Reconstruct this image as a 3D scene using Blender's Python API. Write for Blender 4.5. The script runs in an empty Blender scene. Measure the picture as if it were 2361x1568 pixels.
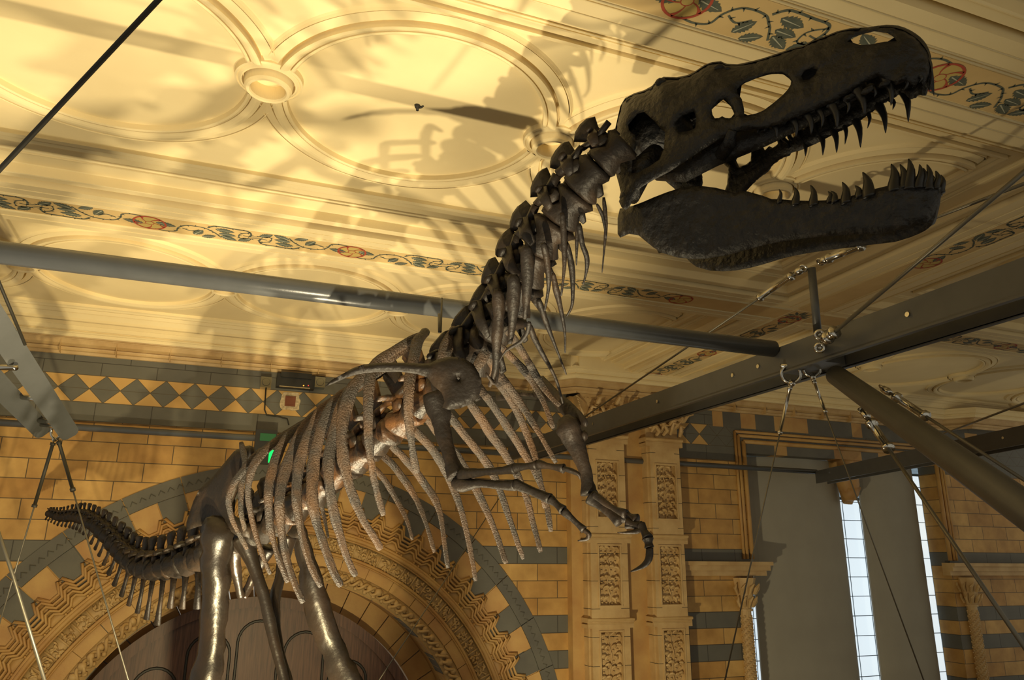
import bpy, bmesh, math, random
from mathutils import Vector, Matrix, noise, geometry
S = bpy.context.scene
COL = S.collection
random.seed(7)
PI = math.pi
# ------------------------------------------------------------------ camera
PXF = 1724.2                       # focal length in pixels of the 2361 px wide frame
CR = Vector((0.93479768, -0.35509652, 0.00773065))     # camera right in world
CD = Vector((0.1059595, 0.25803376, -0.96030785))      # camera down
CF = Vector((0.33900721, 0.89851268, 0.27883521))      # camera forward
cam_d = bpy.data.cameras.new('camera'); cam = bpy.data.objects.new('camera', cam_d); COL.objects.link(cam)
cam_d.sensor_width = 36; cam_d.lens = PXF / 2361 * 36; cam_d.clip_start = .05; cam_d.clip_end = 200
M3 = Matrix((CR, -CD, -CF)).transposed(); cam.matrix_world = M3.to_4x4()
S.camera = cam
S.view_settings.view_transform = 'Standard'; S.view_settings.look = 'None'
S.view_settings.gamma = 1; S.view_settings.exposure = 0.36
S.view_settings.use_curve_mapping = False
# ------------------------------------------------------------------ world and lights
w = bpy.data.worlds.new('world'); S.world = w; w.use_nodes = True
w.node_tree.nodes['Background'].inputs[0].default_value = (1.0, .93, .76, 1)
w.node_tree.nodes['Background'].inputs[1].default_value = .30

def spot(name, loc, tgt, watts, size_deg, col=(1, .84, .54), blend=.4, rad=.05):
    l = bpy.data.lights.new(name, 'SPOT'); l.energy = watts; l.spot_size = math.radians(size_deg); l.spot_blend = blend
    l.color = col; l.shadow_soft_size = rad
    o = bpy.data.objects.new(name, l); COL.objects.link(o); o.location = loc
    o.rotation_euler = (Vector(tgt) - Vector(loc)).to_track_quat('-Z', 'Y').to_euler(); return o
spot('spot_lamp', (.5, 5.9, -2.8), (.5, 6.4, 3.6), 780, 112, rad=.06, blend=.85)
spot('spot_lamp', (.15, .9, -2.6), (.5, 6.7, 3.5), 1350, 54, rad=.03, blend=.5)
spot('spot_lamp', (1.2, 6.6, -2.9), (-1.9, 8.8, 3.0), 650, 85, rad=.07, blend=.6)
spot('spot_lamp', (.2, 2.6, -2.4), (-2.2, 13, .6), 1250, 62, (1, .80, .42), rad=.06)
spot('spot_lamp', (2.3, 3.9, -2.9), (1.25, 3.7, .4), 520, 38, (1, .84, .55), rad=.05)
spot('spot_lamp', (3.5, 8.0, -3.0), (8.5, 13, .6), 480, 72, (1, .84, .52), rad=.1)

# ------------------------------------------------------------------ helpers
def raw(px, py):
    return CF + CR * ((px - 1180.5) / PXF) + CD * ((py - 784) / PXF)
def at(px, py, d):                 # the point at image position (px,py) and camera depth d metres
    return raw(px, py) * d
def proj(P):
    z = P.dot(CF); return (P.dot(CR) / z * PXF + 1180.5, P.dot(CD) / z * PXF + 784, z)

def tag(o, label=None, cat=None, group=None, kind=None):
    if label: o['label'] = label
    if cat: o['category'] = cat
    if group: o['group'] = group
    if kind: o['kind'] = kind
    return o
def empty(name, loc, label=None, cat=None, group=None):
    o = bpy.data.objects.new(name, None); COL.objects.link(o); o.location = loc
    return tag(o, label, cat, group)
def mesh_obj(name, verts, faces, mat, parent=None, smooth=False, mats=None, fm=None):
    me = bpy.data.meshes.new(name)
    off = Vector((0, 0, 0))
    p = parent
    while p is not None: off += p.location; p = p.parent
    me.from_pydata([Vector(v) - off for v in verts], [], faces)
    if mats:
        for m in mats: me.materials.append(m)
        for i, k in enumerate(fm): me.polygons[i].material_index = k
    else: me.materials.append(mat)
    bm = bmesh.new(); bm.from_mesh(me); bmesh.ops.recalc_face_normals(bm, faces=bm.faces); bm.to_mesh(me); bm.free()
    if smooth:
        for q in me.polygons: q.use_smooth = True
    o = bpy.data.objects.new(name, me); COL.objects.link(o)
    if parent is not None: o.parent = parent
    return o

class MB:                          # mesh builder collecting shapes into one mesh
    def __init__(s): s.v = []; s.f = []; s.m = []; s.cm = 0
    def add(s, vs, fs):
        b = len(s.v); s.v += [Vector(v) for v in vs]
        for f in fs: s.f.append([i + b for i in f]); s.m.append(s.cm)
    def box(s, a, b):
        x0, y0, z0 = a; x1, y1, z1 = b
        s.add([(x0, y0, z0), (x1, y0, z0), (x1, y1, z0), (x0, y1, z0), (x0, y0, z1), (x1, y0, z1), (x1, y1, z1), (x0, y1, z1)],
              [(0, 3, 2, 1), (4, 5, 6, 7), (0, 1, 5, 4), (1, 2, 6, 5), (2, 3, 7, 6), (3, 0, 4, 7)])
    def bar(s, a, b, wd, ht, up=Vector((0, 0, 1))):     # box bar from a to b, wd sideways, ht along up
        a = Vector(a); b = Vector(b); t = (b - a).normalized(); sd = t.cross(Vector(up)).normalized(); u = sd.cross(t)
        vs = []
        for p in (a, b):
            for i, j in ((-1, -1), (1, -1), (1, 1), (-1, 1)): vs.append(p + sd * (wd / 2 * i) + u * (ht / 2 * j))
        s.add(vs, [(3, 2, 1, 0), (4, 5, 6, 7), (0, 1, 5, 4), (1, 2, 6, 5), (2, 3, 7, 6), (3, 0, 4, 7)])
    def tube(s, pts, rad, n=10, flat=1.0, flatdir=None, wob=0, cap=True, closed=False):
        pts = [Vector(p) for p in pts]; m = len(pts)
        if not isinstance(rad, (list, tuple)): rad = [rad] * m
        tang = []
        for i in range(m):
            a = pts[i - 1] if (i > 0 or closed) else pts[i]; b = pts[(i + 1) % m] if (i < m - 1 or closed) else pts[i]
            t = (b - a); tang.append(t.normalized() if t.length > 1e-9 else Vector((0, 0, 1)))
        t0 = tang[0]; ref = Vector(flatdir) if flatdir is not None else (Vector((0, 0, 1)) if abs(t0.z) < .9 else Vector((1, 0, 0)))
        nrm = (ref - t0 * ref.dot(t0)).normalized()
        vs = []; fs = []
        for i in range(m):
            t = tang[i]
            if flatdir is not None:
                q = ref - t * ref.dot(t)
                if q.length > .05: nrm = q.normalized()
            nrm = (nrm - t * nrm.dot(t)).normalized(); bn = t.cross(nrm)
            for k in range(n):
                a = 2 * PI * k / n; r = rad[i]
                off = nrm * (math.cos(a) * r * flat) + bn * (math.sin(a) * r)
                P = pts[i] + off
                if wob: P += off * (noise.noise(P * 9) * wob + noise.noise(P * 31) * wob * .5)
                vs.append(P)
        L = m if closed else m - 1
        for i in range(L):
            for k in range(n):
                k2 = (k + 1) % n; i2 = (i + 1) % m
                fs.append((i * n + k, i * n + k2, i2 * n + k2, i2 * n + k))
        if cap and not closed:
            fs.append(tuple(range(n - 1, -1, -1))); fs.append(tuple((m - 1) * n + k for k in range(n)))
        s.add(vs, fs)
    def ball(s, c, r, sc=(1, 1, 1), n=10, wob=0):
        c = Vector(c); vs = []; fs = []; h = n // 2
        for i in range(1, h):
            th = PI * i / h
            for k in range(n):
                a = 2 * PI * k / n
                q = Vector((math.sin(th) * math.cos(a) * sc[0], math.sin(th) * math.sin(a) * sc[1], math.cos(th) * sc[2])) * r
                if wob: q *= 1 + wob * noise.noise((c + q) * 7)
                vs.append(c + q)
        vs.append(c + Vector((0, 0, r * sc[2]))); vs.append(c - Vector((0, 0, r * sc[2])))
        for i in range(h - 2):
            for k in range(n): fs.append((i * n + k, i * n + (k + 1) % n, (i + 1) * n + (k + 1) % n, (i + 1) * n + k))
        T = len(vs) - 2
        for k in range(n):
            fs.append((T, (k + 1) % n, k)); fs.append((T + 1, (h - 2) * n + k, (h - 2) * n + (k + 1) % n))
        s.add(vs, fs)
    def torus(s, c, ax, R, r, n=20, m=8, a0=0, a1=2 * PI):
        ax = Vector(ax).normalized(); u = ax.orthogonal().normalized(); v = ax.cross(u); c = Vector(c)
        full = abs(a1 - a0 - 2 * PI) < 1e-6
        k = n if full else n + 1
        s.tube([c + (u * math.cos(a0 + (a1 - a0) * i / n) + v * math.sin(a0 + (a1 - a0) * i / n)) * R for i in range(k)], r, m, closed=full)
    def build(s, name, mat, parent=None, smooth=False, mats=None):
        return mesh_obj(name, s.v, s.f, mat, parent, smooth, mats, s.m)

def cat(pts, sub=4):               # Catmull-Rom through points (tuples of any length)
    P = [tuple(p) for p in pts]; n = len(P); out = []
    g = lambda i: P[max(0, min(n - 1, i))]
    for i in range(n - 1):
        a, b, c, d = g(i - 1), g(i), g(i + 1), g(i + 2)
        for k in range(sub):
            t = k / sub
            out.append(tuple(.5 * ((2 * b[j]) + (-a[j] + c[j]) * t + (2 * a[j] - 5 * b[j] + 4 * c[j] - d[j]) * t * t + (-a[j] + 3 * b[j] - 3 * c[j] + d[j]) * t ** 3) for j in range(len(b))))
    out.append(P[-1]); return out

# ------------------------------------------------------------------ materials
def nmat(name, col, rough=.7, metal=0, col2=None, nscale=5, bump=0, bscale=20, spec=.5, contrast=(.35, .65), emit=None, estr=0):
    m = bpy.data.materials.new(name); m.use_nodes = True; nt = m.node_tree; b = nt.nodes['Principled BSDF']
    b.inputs['Base Color'].default_value = (*col, 1); b.inputs['Roughness'].default_value = rough; b.inputs['Metallic'].default_value = metal
    b.inputs['Specular IOR Level'].default_value = spec
    tc = nt.nodes.new('ShaderNodeTexCoord')
    if col2:
        n = nt.nodes.new('ShaderNodeTexNoise'); n.inputs['Scale'].default_value = nscale; n.inputs['Detail'].default_value = 6
        r = nt.nodes.new('ShaderNodeValToRGB'); r.color_ramp.elements[0].position = contrast[0]; r.color_ramp.elements[1].position = contrast[1]
        r.color_ramp.elements[0].color = (*col, 1); r.color_ramp.elements[1].color = (*col2, 1)
        nt.links.new(tc.outputs['Object'], n.inputs['Vector']); nt.links.new(n.outputs['Fac'], r.inputs['Fac']); nt.links.new(r.outputs['Color'], b.inputs['Base Color'])
    if bump:
        n2 = nt.nodes.new('ShaderNodeTexNoise'); n2.inputs['Scale'].default_value = bscale; n2.inputs['Detail'].default_value = 8
        bp = nt.nodes.new('ShaderNodeBump'); bp.inputs['Strength'].default_value = bump; bp.inputs['Distance'].default_value = .02
        nt.links.new(tc.outputs['Object'], n2.inputs['Vector']); nt.links.new(n2.outputs['Fac'], bp.inputs['Height']); nt.links.new(bp.outputs['Normal'], b.inputs['Normal'])
    if emit:
        b.inputs['Emission Color'].default_value = (*emit, 1); b.inputs['Emission Strength'].default_value = estr
    return m
MT = dict(
    plaster=nmat('plaster', (.84, .69, .38), .75, col2=(.78, .63, .34), nscale=1.3, bump=.05, bscale=60),
    ochre=nmat('ochre_paint', (.70, .50, .215), .8, col2=(.64, .45, .19), nscale=4),
    leafgreen=nmat('grey_green_paint', (.085, .10, .075), .8, col2=(.12, .13, .09), nscale=20),
    rosered=nmat('red_paint', (.42, .07, .035), .8),
    roseyel=nmat('yellow_paint', (.55, .40, .12), .8),
    vein=nmat('pale_paint', (.45, .45, .33), .8),
    buff=nmat('buff_terracotta', (.56, .35, .12), .55, col2=(.44, .24, .08), nscale=2.2, bump=.15, bscale=30),
    buff2=nmat('pale_terracotta', (.60, .42, .19), .55, col2=(.47, .30, .12), nscale=3, bump=.15, bscale=30),
    grey=nmat('grey_terracotta', (.13, .125, .10), .5, col2=(.10, .095, .08), nscale=2, bump=.1, bscale=30),
    bone=nmat('dark_bone', (.016, .012, .009), .5, col2=(.048, .029, .016), nscale=6, bump=.3, bscale=40, contrast=(.48, .8), spec=.35),
    vert=nmat('rusty_lit_bone', (.028, .019, .012), .42, col2=(.17, .075, .024), nscale=7, bump=.35, bscale=40, contrast=(.46, .72)),  # rust tone with the orange lamplight on the dorsal centra coloured in
    leg=nmat('smooth_dark_bone', (.014, .010, .007), .33, col2=(.032, .019, .011), nscale=3, bump=.25, bscale=16, contrast=(.45, .8)),
    skull=nmat('skull_bone', (.006, .005, .004), .5, col2=(.03, .024, .017), nscale=14, bump=.9, bscale=26, contrast=(.52, .8)),  # paler specks put grey highlights into the near-black bone colour
    rib=nmat('rib_bone', (.058, .047, .037), .5, col2=(.13, .070, .032), nscale=7, bump=.9, bscale=110, contrast=(.4, .7)),
    tooth=nmat('tooth_enamel', (.010, .009, .008), .35),
    steel=nmat('grey_painted_steel', (.105, .11, .113), .27, col2=(.095, .10, .102), nscale=6, bump=.03, bscale=80),
    steeld=nmat('dark_painted_steel', (.080, .080, .076), .42, col2=(.070, .070, .066), nscale=5, bump=.03, bscale=80),
    chrome=nmat('polished_steel', (.55, .53, .48), .18, metal=1),
    wire=nmat('wire_rope', (.17, .155, .12), .4, metal=.6),
    black=nmat('black_plastic', (.012, .012, .011), .5),
    cable=nmat('black_cable', (.025, .022, .015), .6),
    wood=None,
    screen=nmat('grey_screen_board', (.36, .34, .28), .9, col2=(.33, .31, .255), nscale=1.5),
    stonew=nmat('white_glazed_brick', (.55, .60, .62), .5),
    floor=nmat('floor_stone', (.25, .2, .13), .8, col2=(.2, .16, .1), nscale=3),
    pale=nmat('bare_plaster_patch', (.62, .50, .30), .9, col2=(.4, .3, .18), nscale=30),
    red=nmat('red_brown_box', (.17, .05, .02), .7),
    ledo=nmat('amber_led', (1, .3, .02), emit=(1, .35, .03), estr=4),
    ledr=nmat('red_led', (1, .02, .02), emit=(1, .03, .02), estr=5),
    green=nmat('green_sign', (.0, .3, .06), emit=(0, .9, .12), estr=1.2),
    greend=nmat('dark_green_sign', (.01, .12, .04), .5),
    sky=nmat('daylight_glass', (.8, .9, 1), .2, emit=(.80, .92, 1), estr=.62),
    bar=nmat('glazing_bar', (.10, .14, .17), .5),
    glass=nmat('lamp_glass', (.25, .26, .24), .12, metal=.9),
)
def wood_mat():
    m = nmat('red_brown_wood', (.075, .028, .014), .45)
    nt = m.node_tree; b = nt.nodes['Principled BSDF']; tc = nt.nodes.new('ShaderNodeTexCoord'); mp = nt.nodes.new('ShaderNodeMapping')
    mp.inputs['Scale'].default_value = (9, 9, .6)
    n = nt.nodes.new('ShaderNodeTexNoise'); n.inputs['Scale'].default_value = 4; n.inputs['Detail'].default_value = 8
    r = nt.nodes.new('ShaderNodeValToRGB'); r.color_ramp.elements[0].color = (.05, .02, .012, 1); r.color_ramp.elements[1].color = (.14, .065, .038, 1)
    r.color_ramp.elements[0].position = .3; r.color_ramp.elements[1].position = .7
    nt.links.new(tc.outputs['Object'], mp.inputs[0]); nt.links.new(mp.outputs[0], n.inputs['Vector']); nt.links.new(n.outputs['Fac'], r.inputs['Fac']); nt.links.new(r.outputs['Color'], b.inputs['Base Color'])
    return m
MT['wood'] = wood_mat()

def wall_mat():                    # terracotta courses, grey bands and the diamond frieze, laid out in wall metres
    m = bpy.data.materials.new('terracotta_wall'); m.use_nodes = True; nt = m.node_tree; b = nt.nodes['Principled BSDF']
    L = nt.links; N = nt.nodes
    tc = N.new('ShaderNodeTexCoord'); sp = N.new('ShaderNodeSeparateXYZ'); L.new(tc.outputs['Object'], sp.inputs[0])
    X, Z = sp.outputs['X'], sp.outputs['Z']
    def M(op, a, c=None, d=None):
        n = N.new('ShaderNodeMath'); n.operation = op
        for i, v in enumerate((a, c, d)):
            if v is None: continue
            if isinstance(v, (int, float)): n.inputs[i].default_value = v
            else: L.new(v, n.inputs[i])
        return n.outputs[0]
    def between(v, a, c): return M('MULTIPLY', M('GREATER_THAN', v, a), M('LESS_THAN', v, c))
    cb = N.new('ShaderNodeCombineXYZ'); L.new(M('ADD', X, 20.31), cb.inputs[0]); L.new(M('ADD', M('SUBTRACT', Z, 1.654), .294 * 40), cb.inputs[1])
    br = N.new('ShaderNodeTexBrick'); L.new(cb.outputs[0], br.inputs['Vector']); br.inputs['Scale'].default_value = 1
    br.inputs['Brick Width'].default_value = .78; br.inputs['Row Height'].default_value = .294; br.inputs['Mortar Size'].default_value = .007
    br.inputs['Mortar Smooth'].default_value = .1
    br.inputs['Color1'].default_value = (.60, .39, .13, 1); br.inputs['Color2'].default_value = (.47, .27, .075, 1); br.inputs['Mortar'].default_value = (.12, .085, .04, 1)
    ns = N.new('ShaderNodeTexNoise'); ns.inputs['Scale'].default_value = 3.2; ns.inputs['Detail'].default_value = 7; L.new(tc.outputs['Object'], ns.inputs['Vector'])
    mx = N.new('ShaderNodeMix'); mx.data_type = 'RGBA'; mx.blend_type = 'MULTIPLY'; L.new(br.outputs['Color'], mx.inputs[6])
    rp = N.new('ShaderNodeValToRGB'); rp.color_ramp.elements[0].color = (.68, .58, .45, 1); rp.color_ramp.elements[1].color = (1.15, 1.1, 1.05, 1); rp.color_ramp.elements[0].position = .3; rp.color_ramp.elements[1].position = .7
    L.new(ns.outputs['Fac'], rp.inputs['Fac']); L.new(rp.outputs['Color'], mx.inputs[7]); mx.inputs[0].default_value = .8
    # grey courses
    zt = 1.654
    k = [5, 9, 11, 14]
    g = between(Z, 1.96, 3.1)
    for q in k: g = M('MAXIMUM', g, between(Z, zt - .294 * (q + 1), zt - .294 * q))
    notmortar = M('SUBTRACT', 1, br.outputs['Fac'])
    # diamonds
    zc = 2.47; dz = M('ABSOLUTE', M('SUBTRACT', Z, zc))
    fx = M('PINGPONG', M('ADD', X, 2.554 + .43 * 60), .215)
    buffd = M('MULTIPLY', M('LESS_THAN', dz, .213), M('GREATER_THAN', M('SUBTRACT', dz, fx), 0))
    buffd = M('MULTIPLY', buffd, M('LESS_THAN', X, 9.3))
    dl = M('MULTIPLY', M('LESS_THAN', M('ABSOLUTE', M('SUBTRACT', dz, fx)), .007), M('LESS_THAN', dz, .215))
    dl = M('MAXIMUM', dl, M('MULTIPLY', between(dz, .208, .220), 1))
    dl = M('MAXIMUM', dl, M('LESS_THAN', dz, .004))
    g2 = M('MULTIPLY', g, M('SUBTRACT', 1, buffd))
    gm = N.new('ShaderNodeMix'); gm.data_type = 'RGBA'; L.new(g2, gm.inputs[0]); L.new(mx.outputs[2], gm.inputs[6])
    gc = N.new('ShaderNodeMix'); gc.data_type = 'RGBA'; L.new(ns.outputs['Fac'], gc.inputs[0]); gc.inputs[6].default_value = (.10, .098, .08, 1); gc.inputs[7].default_value = (.15, .143, .115, 1)
    # joints of grey courses: bigger blocks near the frieze
    cb2 = N.new('ShaderNodeCombineXYZ'); L.new(M('ADD', X, 20), cb2.inputs[0]); L.new(M('ADD', M('SUBTRACT', Z, 1.96), .31 * 10), cb2.inputs[1])
    b2 = N.new('ShaderNodeTexBrick'); L.new(cb2.outputs[0], b2.inputs['Vector']); b2.inputs['Scale'].default_value = 1
    b2.inputs['Brick Width'].default_value = .80; b2.inputs['Row Height'].default_value = .31; b2.inputs['Mortar Size'].default_value = .006
    up = M('GREATER_THAN', Z, 1.96); outd = M('GREATER_THAN', dz, .215)
    jm = M('ADD', M('MULTIPLY', M('MULTIPLY', b2.outputs['Fac'], up), outd), M('MULTIPLY', br.outputs['Fac'], M('SUBTRACT', 1, up)))
    gj = N.new('ShaderNodeMix'); gj.data_type = 'RGBA'; L.new(jm, gj.inputs[0]); L.new(gc.outputs[2], gj.inputs[6]); gj.inputs[7].default_value = (.05, .045, .035, 1)
    L.new(gj.outputs[2], gm.inputs[7])
    bd = N.new('ShaderNodeMix'); bd.data_type = 'RGBA'; L.new(buffd, bd.inputs[0]); L.new(gm.outputs[2], bd.inputs[6])
    bc = N.new('ShaderNodeMix'); bc.data_type = 'RGBA'; L.new(ns.outputs['Fac'], bc.inputs[0]); bc.inputs[6].default_value = (.50, .27, .07, 1); bc.inputs[7].default_value = (.63, .42, .15, 1)
    L.new(bc.outputs[2], bd.inputs[7])
    dm = N.new('ShaderNodeMix'); dm.data_type = 'RGBA'; L.new(dl, dm.inputs[0]); L.new(bd.outputs[2], dm.inputs[6]); dm.inputs[7].default_value = (.09, .07, .04, 1)
    L.new(dm.outputs[2], b.inputs['Base Color']); b.inputs['Roughness'].default_value = .55
    hs = M('ADD', M('MULTIPLY', jm, -1), M('MULTIPLY', ns.outputs['Fac'], .25)); hs = M('ADD', hs, M('MULTIPLY', br.outputs['Fac'], M('MULTIPLY', M('SUBTRACT', 1, up), -1)))
    bp = N.new('ShaderNodeBump'); bp.inputs['Strength'].default_value = .6; bp.inputs['Distance'].default_value = .012; L.new(hs, bp.inputs['Height']); L.new(bp.outputs['Normal'], b.inputs['Normal'])
    return m
MT['wall'] = wall_mat()

# ================================================================== THE ROOM
D = 13.0            # wall plane Y
ZB = 3.43           # underside of the ceiling beams
ZP = 3.65           # coffer panels
XL, XR = -6.5, 19.0
FL = -3.2
def flat_fill(outer, holes, depth, name, mat, y0, parent=None):
    # polygon in (x,z) with holes standing at y0, thickness depth towards +Y
    segs = []; vs = []; es = []
    for lp in [outer] + holes:
        b = len(vs); vs += [Vector(p) for p in lp]; es += [(b + i, b + (i + 1) % len(lp)) for i in range(len(lp))]
    r = geometry.delaunay_2d_cdt(vs, es, [], 0, 1e-6)
    V, F = r[0], r[2]
    def inside(p, poly):
        c = False; j = len(poly) - 1
        for i in range(len(poly)):
            a, b2 = poly[i], poly[j]
            if (a[1] > p[1]) != (b2[1] > p[1]) and p[0] < (b2[0] - a[0]) * (p[1] - a[1]) / (b2[1] - a[1]) + a[0]: c = not c
            j = i
        return c
    keep = []
    for f in F:
        c = sum((V[i] for i in f), Vector((0, 0))) / len(f)
        if inside(c, outer) and not any(inside(c, h) for h in holes): keep.append(f)
    n = len(V); verts = [(v.x, y0, v.y) for v in V] + [(v.x, y0 + depth, v.y) for v in V]; faces = [tuple(f) for f in keep] + [tuple(reversed([i + n for i in f])) for f in keep]
    cnt = {}
    for f in keep:
        for i in range(len(f)):
            e = (f[i], f[(i + 1) % len(f)]); cnt[tuple(sorted(e))] = cnt.get(tuple(sorted(e)), 0) + 1
    for e, c in cnt.items():
        if c == 1: faces.append((e[0], e[1], e[1] + n, e[0] + n))
    return mesh_obj(name, verts, faces, mat, parent)

AC = (1.04, -3.50)                 # arch centre (x,z)
def arc(r, n=64, a0=0, a1=PI): return [(AC[0] + r * math.cos(a0 + (a1 - a0) * i / n), AC[1] + r * math.sin(a0 + (a1 - a0) * i / n)) for i in range(n + 1)]
ahole = [p for p in arc(3.14, 60)] ; ahole = [(x, max(z, FL)) for x, z in ahole]
_h = []
for p in ahole:
    if not _h or (abs(p[0] - _h[-1][0]) + abs(p[1] - _h[-1][1])) > 1e-4: _h.append(p)
ahole = _h
WX0, WX1, WZ1 = 10.12, 15.55, 2.38
whole = [(9.96, FL + .3), (WX1, FL + .3), (WX1, WZ1), (WX0, WZ1), (WX0, -.4), (9.96, -.4)]
tag(flat_fill([(XL, FL - .5), (XR, FL - .5), (XR, 4.0), (XL, 4.0)], [[(x, z if z > FL + .01 else FL + .01) for x, z in ahole], whole], .5, 'wall_back', MT['wall'], D), kind='structure')
fl = MB(); fl.box((XL, -3, FL - .2), (XR, D + 2.5, FL)); tag(fl.build('floor', MT['floor']), kind='structure')

# ---- ceiling: beams, coffers
HB = .48
prof = [(0, ZB), (.0, 3.60), (.045, 3.60), (.047, 3.482), (.125, 3.486), (.126, 3.51), (.133, 3.51), (.134, 3.475), (.148, 3.470), (.165, 3.475), (.17, 3.572), (.18, 3.578), (.37, 3.59), (.375, 3.577), (.395, 3.574), (.396, 3.61), (.404, 3.61), (.405, 3.586), (.43, 3.592), (.431, 3.63), (.438, 3.63), (.439, 3.605), (.545, 3.612), (.546, 3.67), (.572, 3.67), (.573, 3.585), (.60, 3.580), (.625, 3.60), (.65, 3.595), (.68, 3.61), (.685, ZP), (.72, ZP)]
profw = [(0, 3.40), (0.005, 3.415), (.002, 3.53), (.028, 3.53), (.029, 3.453), (.03, 3.453), (.035, 3.49), (.10, 3.555), (.11, 3.545), (.112, 3.59), (.118, 3.59), (.119, 3.555), (.15, 3.60), (.20, 3.61), (.201, 3.65), (.216, 3.65), (.217, 3.585), (.25, 3.58), (.275, 3.60), (.30, 3.61), (.305, ZP), (.34, ZP)]
def bay(mb, x0, x1, y0, y1, farwall=False):
    rings = []
    pf = prof; pw = profw if farwall else prof
    n = len(pf)
    # resample the wall side profile to the same count
    if farwall:
        q = []
        for i in range(n):
            q.append(pw[min(len(pw) - 1, round(i / (n - 1) * (len(pw) - 1)))])
        pw = q
    vs = []; fs = []
    for (o, z), (ow, zw) in zip(pf, pw):
        vs += [(x0 + o, y0 + o * .60, z), (x1 - o, y0 + o * .60, z), (x1 - o, y1 - ow, zw if farwall else z), (x0 + o, y1 - ow, zw if farwall else z)]
    for i in range(n - 1):
        for k in range(4):
            fs.append((i * 4 + k, i * 4 + (k + 1) % 4, (i + 1) * 4 + (k + 1) % 4, (i + 1) * 4 + k))
    b = (n - 1) * 4; fs.append((b, b + 1, b + 2, b + 3))
    mb.add(vs, fs)
    o = .70; ow = (.32 if farwall else o)
    return (x0 + o, x1 - o, y0 + .425, y1 - ow)
bx = [(XL, 7.05), (8.15, 18.2)]
by = [(-2.6, 2.86, False), (3.82, 7.81, False), (8.77, 12.70, True)]
cm = MB(); panels = {}
for i, (x0, x1) in enumerate(bx):
    for j, (y0, y1, fw) in enumerate(by): panels[i, j] = bay(cm, x0, x1, y0, y1, fw)
# beam undersides
ys = [-3.0, -2.6, 2.86, 3.82, 7.81, 8.77, 12.70, 13.05]; xs = [XL - .3, XL, 7.05, 8.15, 18.2, 19.0]
for i in range(len(xs) - 1):
    for j in range(len(ys) - 1):
        if (i in (1, 3)) and (j in (1, 3, 5)): continue
        cm.add([(xs[i], ys[j], ZB), (xs[i + 1], ys[j], ZB), (xs[i + 1], ys[j + 1], ZB), (xs[i], ys[j + 1], ZB)], [(0, 1, 2, 3)])
cm.box((xs[0], ys[0], 3.9), (xs[-1], ys[-1], 4.0))
# soffit block where the cornice breaks forward over the pillars
cm.box((5.95, 12.2, ZB - .004), (9.05, 12.9, ZP))
cm.box((5.80, 12.26, ZB - .006), (6.05, 12.9, ZP)); 
ceiling = tag(cm.build('ceiling', MT['plaster']), kind='structure')
# thin beads along the beams
bd = MB()
for yc in (3.34, 8.29):
    for x0, x1 in ((XL, 7.30), (7.90, 18.2)):
        for s in (-1, 1):
            for o, r in ((.21, .011), (.235, .007), (.36, .006)):
                bd.tube([(x0, yc + s * o, ZB - .002), (x1, yc + s * o, ZB - .002)], r, 6)
for xc in (7.6,):
    for y0, y1 in ((-2.6, 3.04), (3.64, 7.99), (8.59, 12.25)):
        for s in (-1, 1):
            for o, r in ((.21, .011), (.235, .007), (.38, .006)):
                bd.tube([(xc + s * o, y0, ZB - .002), (xc + s * o, y1, ZB - .002)], r, 6)
tag(bd.build('trim_1', MT['plaster'], smooth=True), kind='structure')

# circle mouldings with bosses in a coffer
cprof = [(1.075, ZP + .001), (1.08, 3.602), (1.095, 3.592), (1.112, 3.597), (1.113, 3.625), (1.121, 3.625), (1.122, 3.600), (1.145, 3.585), (1.165, 3.578), (1.194, 3.577), (1.195, 3.665), (1.219, 3.665), (1.220, 3.612), (1.295, 3.625), (1.296, 3.65), (1.303, 3.65), (1.304, 3.622), (1.31, 3.618), (1.322, 3.636), (1.335, ZP + .001)]
bprof = [(.262, ZP), (.26, 3.60), (.245, 3.592), (.235, 3.600), (.215, 3.585), (.203, 3.583), (.202, 3.645), (.190, 3.645), (.189, 3.598), (.180, 3.535), (.165, 3.515), (.142, 3.515), (.134, 3.53), (.130, ZP - .002), (.001, ZP - .002)]
def lathe_clip(mb, cx, cy, pr, box, n=96, sy=1.0, rings=()):
    x0, x1, y0, y1 = box
    def cl(x, y): return (min(max(x, x0), x1), min(max(y, y0), y1))
    for i in range(n):
        a, b = 2 * PI * i / n, 2 * PI * (i + 1) / n; am = (a + b) / 2
        r = pr[len(pr) // 2][0]
        px, py = cx + r * math.cos(am), cy + r * sy * math.sin(am)
        if any((px - u) ** 2 + (py - v) ** 2 < .235 ** 2 for u, v in rings): continue
        if not (x0 - .12 < px < x1 + .12): continue
        vs = []
        for q in (a, b):
            for rr, z in pr:
                x, y = cl(cx + rr * math.cos(q), cy + rr * sy * math.sin(q)); vs.append((x, y, z))
        k = len(pr)
        mb.add(vs, [(j, j + 1, k + j + 1, k + j) for j in range(k - 1)])
cc = MB()
for key, x_first, yc, nn, sy in (((0, 1), -6.12, 5.56, 6, 1), ((0, 2), -6.40, 10.72, 6, 1.12), ((1, 1), 10.2, 5.56, 4, 1), ((1, 2), 10.2, 10.72, 4, 1.12), ((0, 0), -6.12, .2, 6, 1), ((1, 0), 10.2, .2, 4, 1)):
    box = panels[key]
    bosses = [(x_first + 2.445 * i + 1.2225, yc - .08) for i in range(-1, nn)]
    for i in range(nn):
        cx = x_first + 2.445 * i
        if cx - 1.1 > box[1]: continue
        lathe_clip(cc, cx, yc, cprof, box, 144, sy, bosses)
        bxx, byy = bosses[i + 1]
        if bxx < box[1] - .2: lathe_clip(cc, bxx, byy, bprof, box, 48)
tag(cc.build('trim_2', MT['plaster'], smooth=False), kind='structure')

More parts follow.
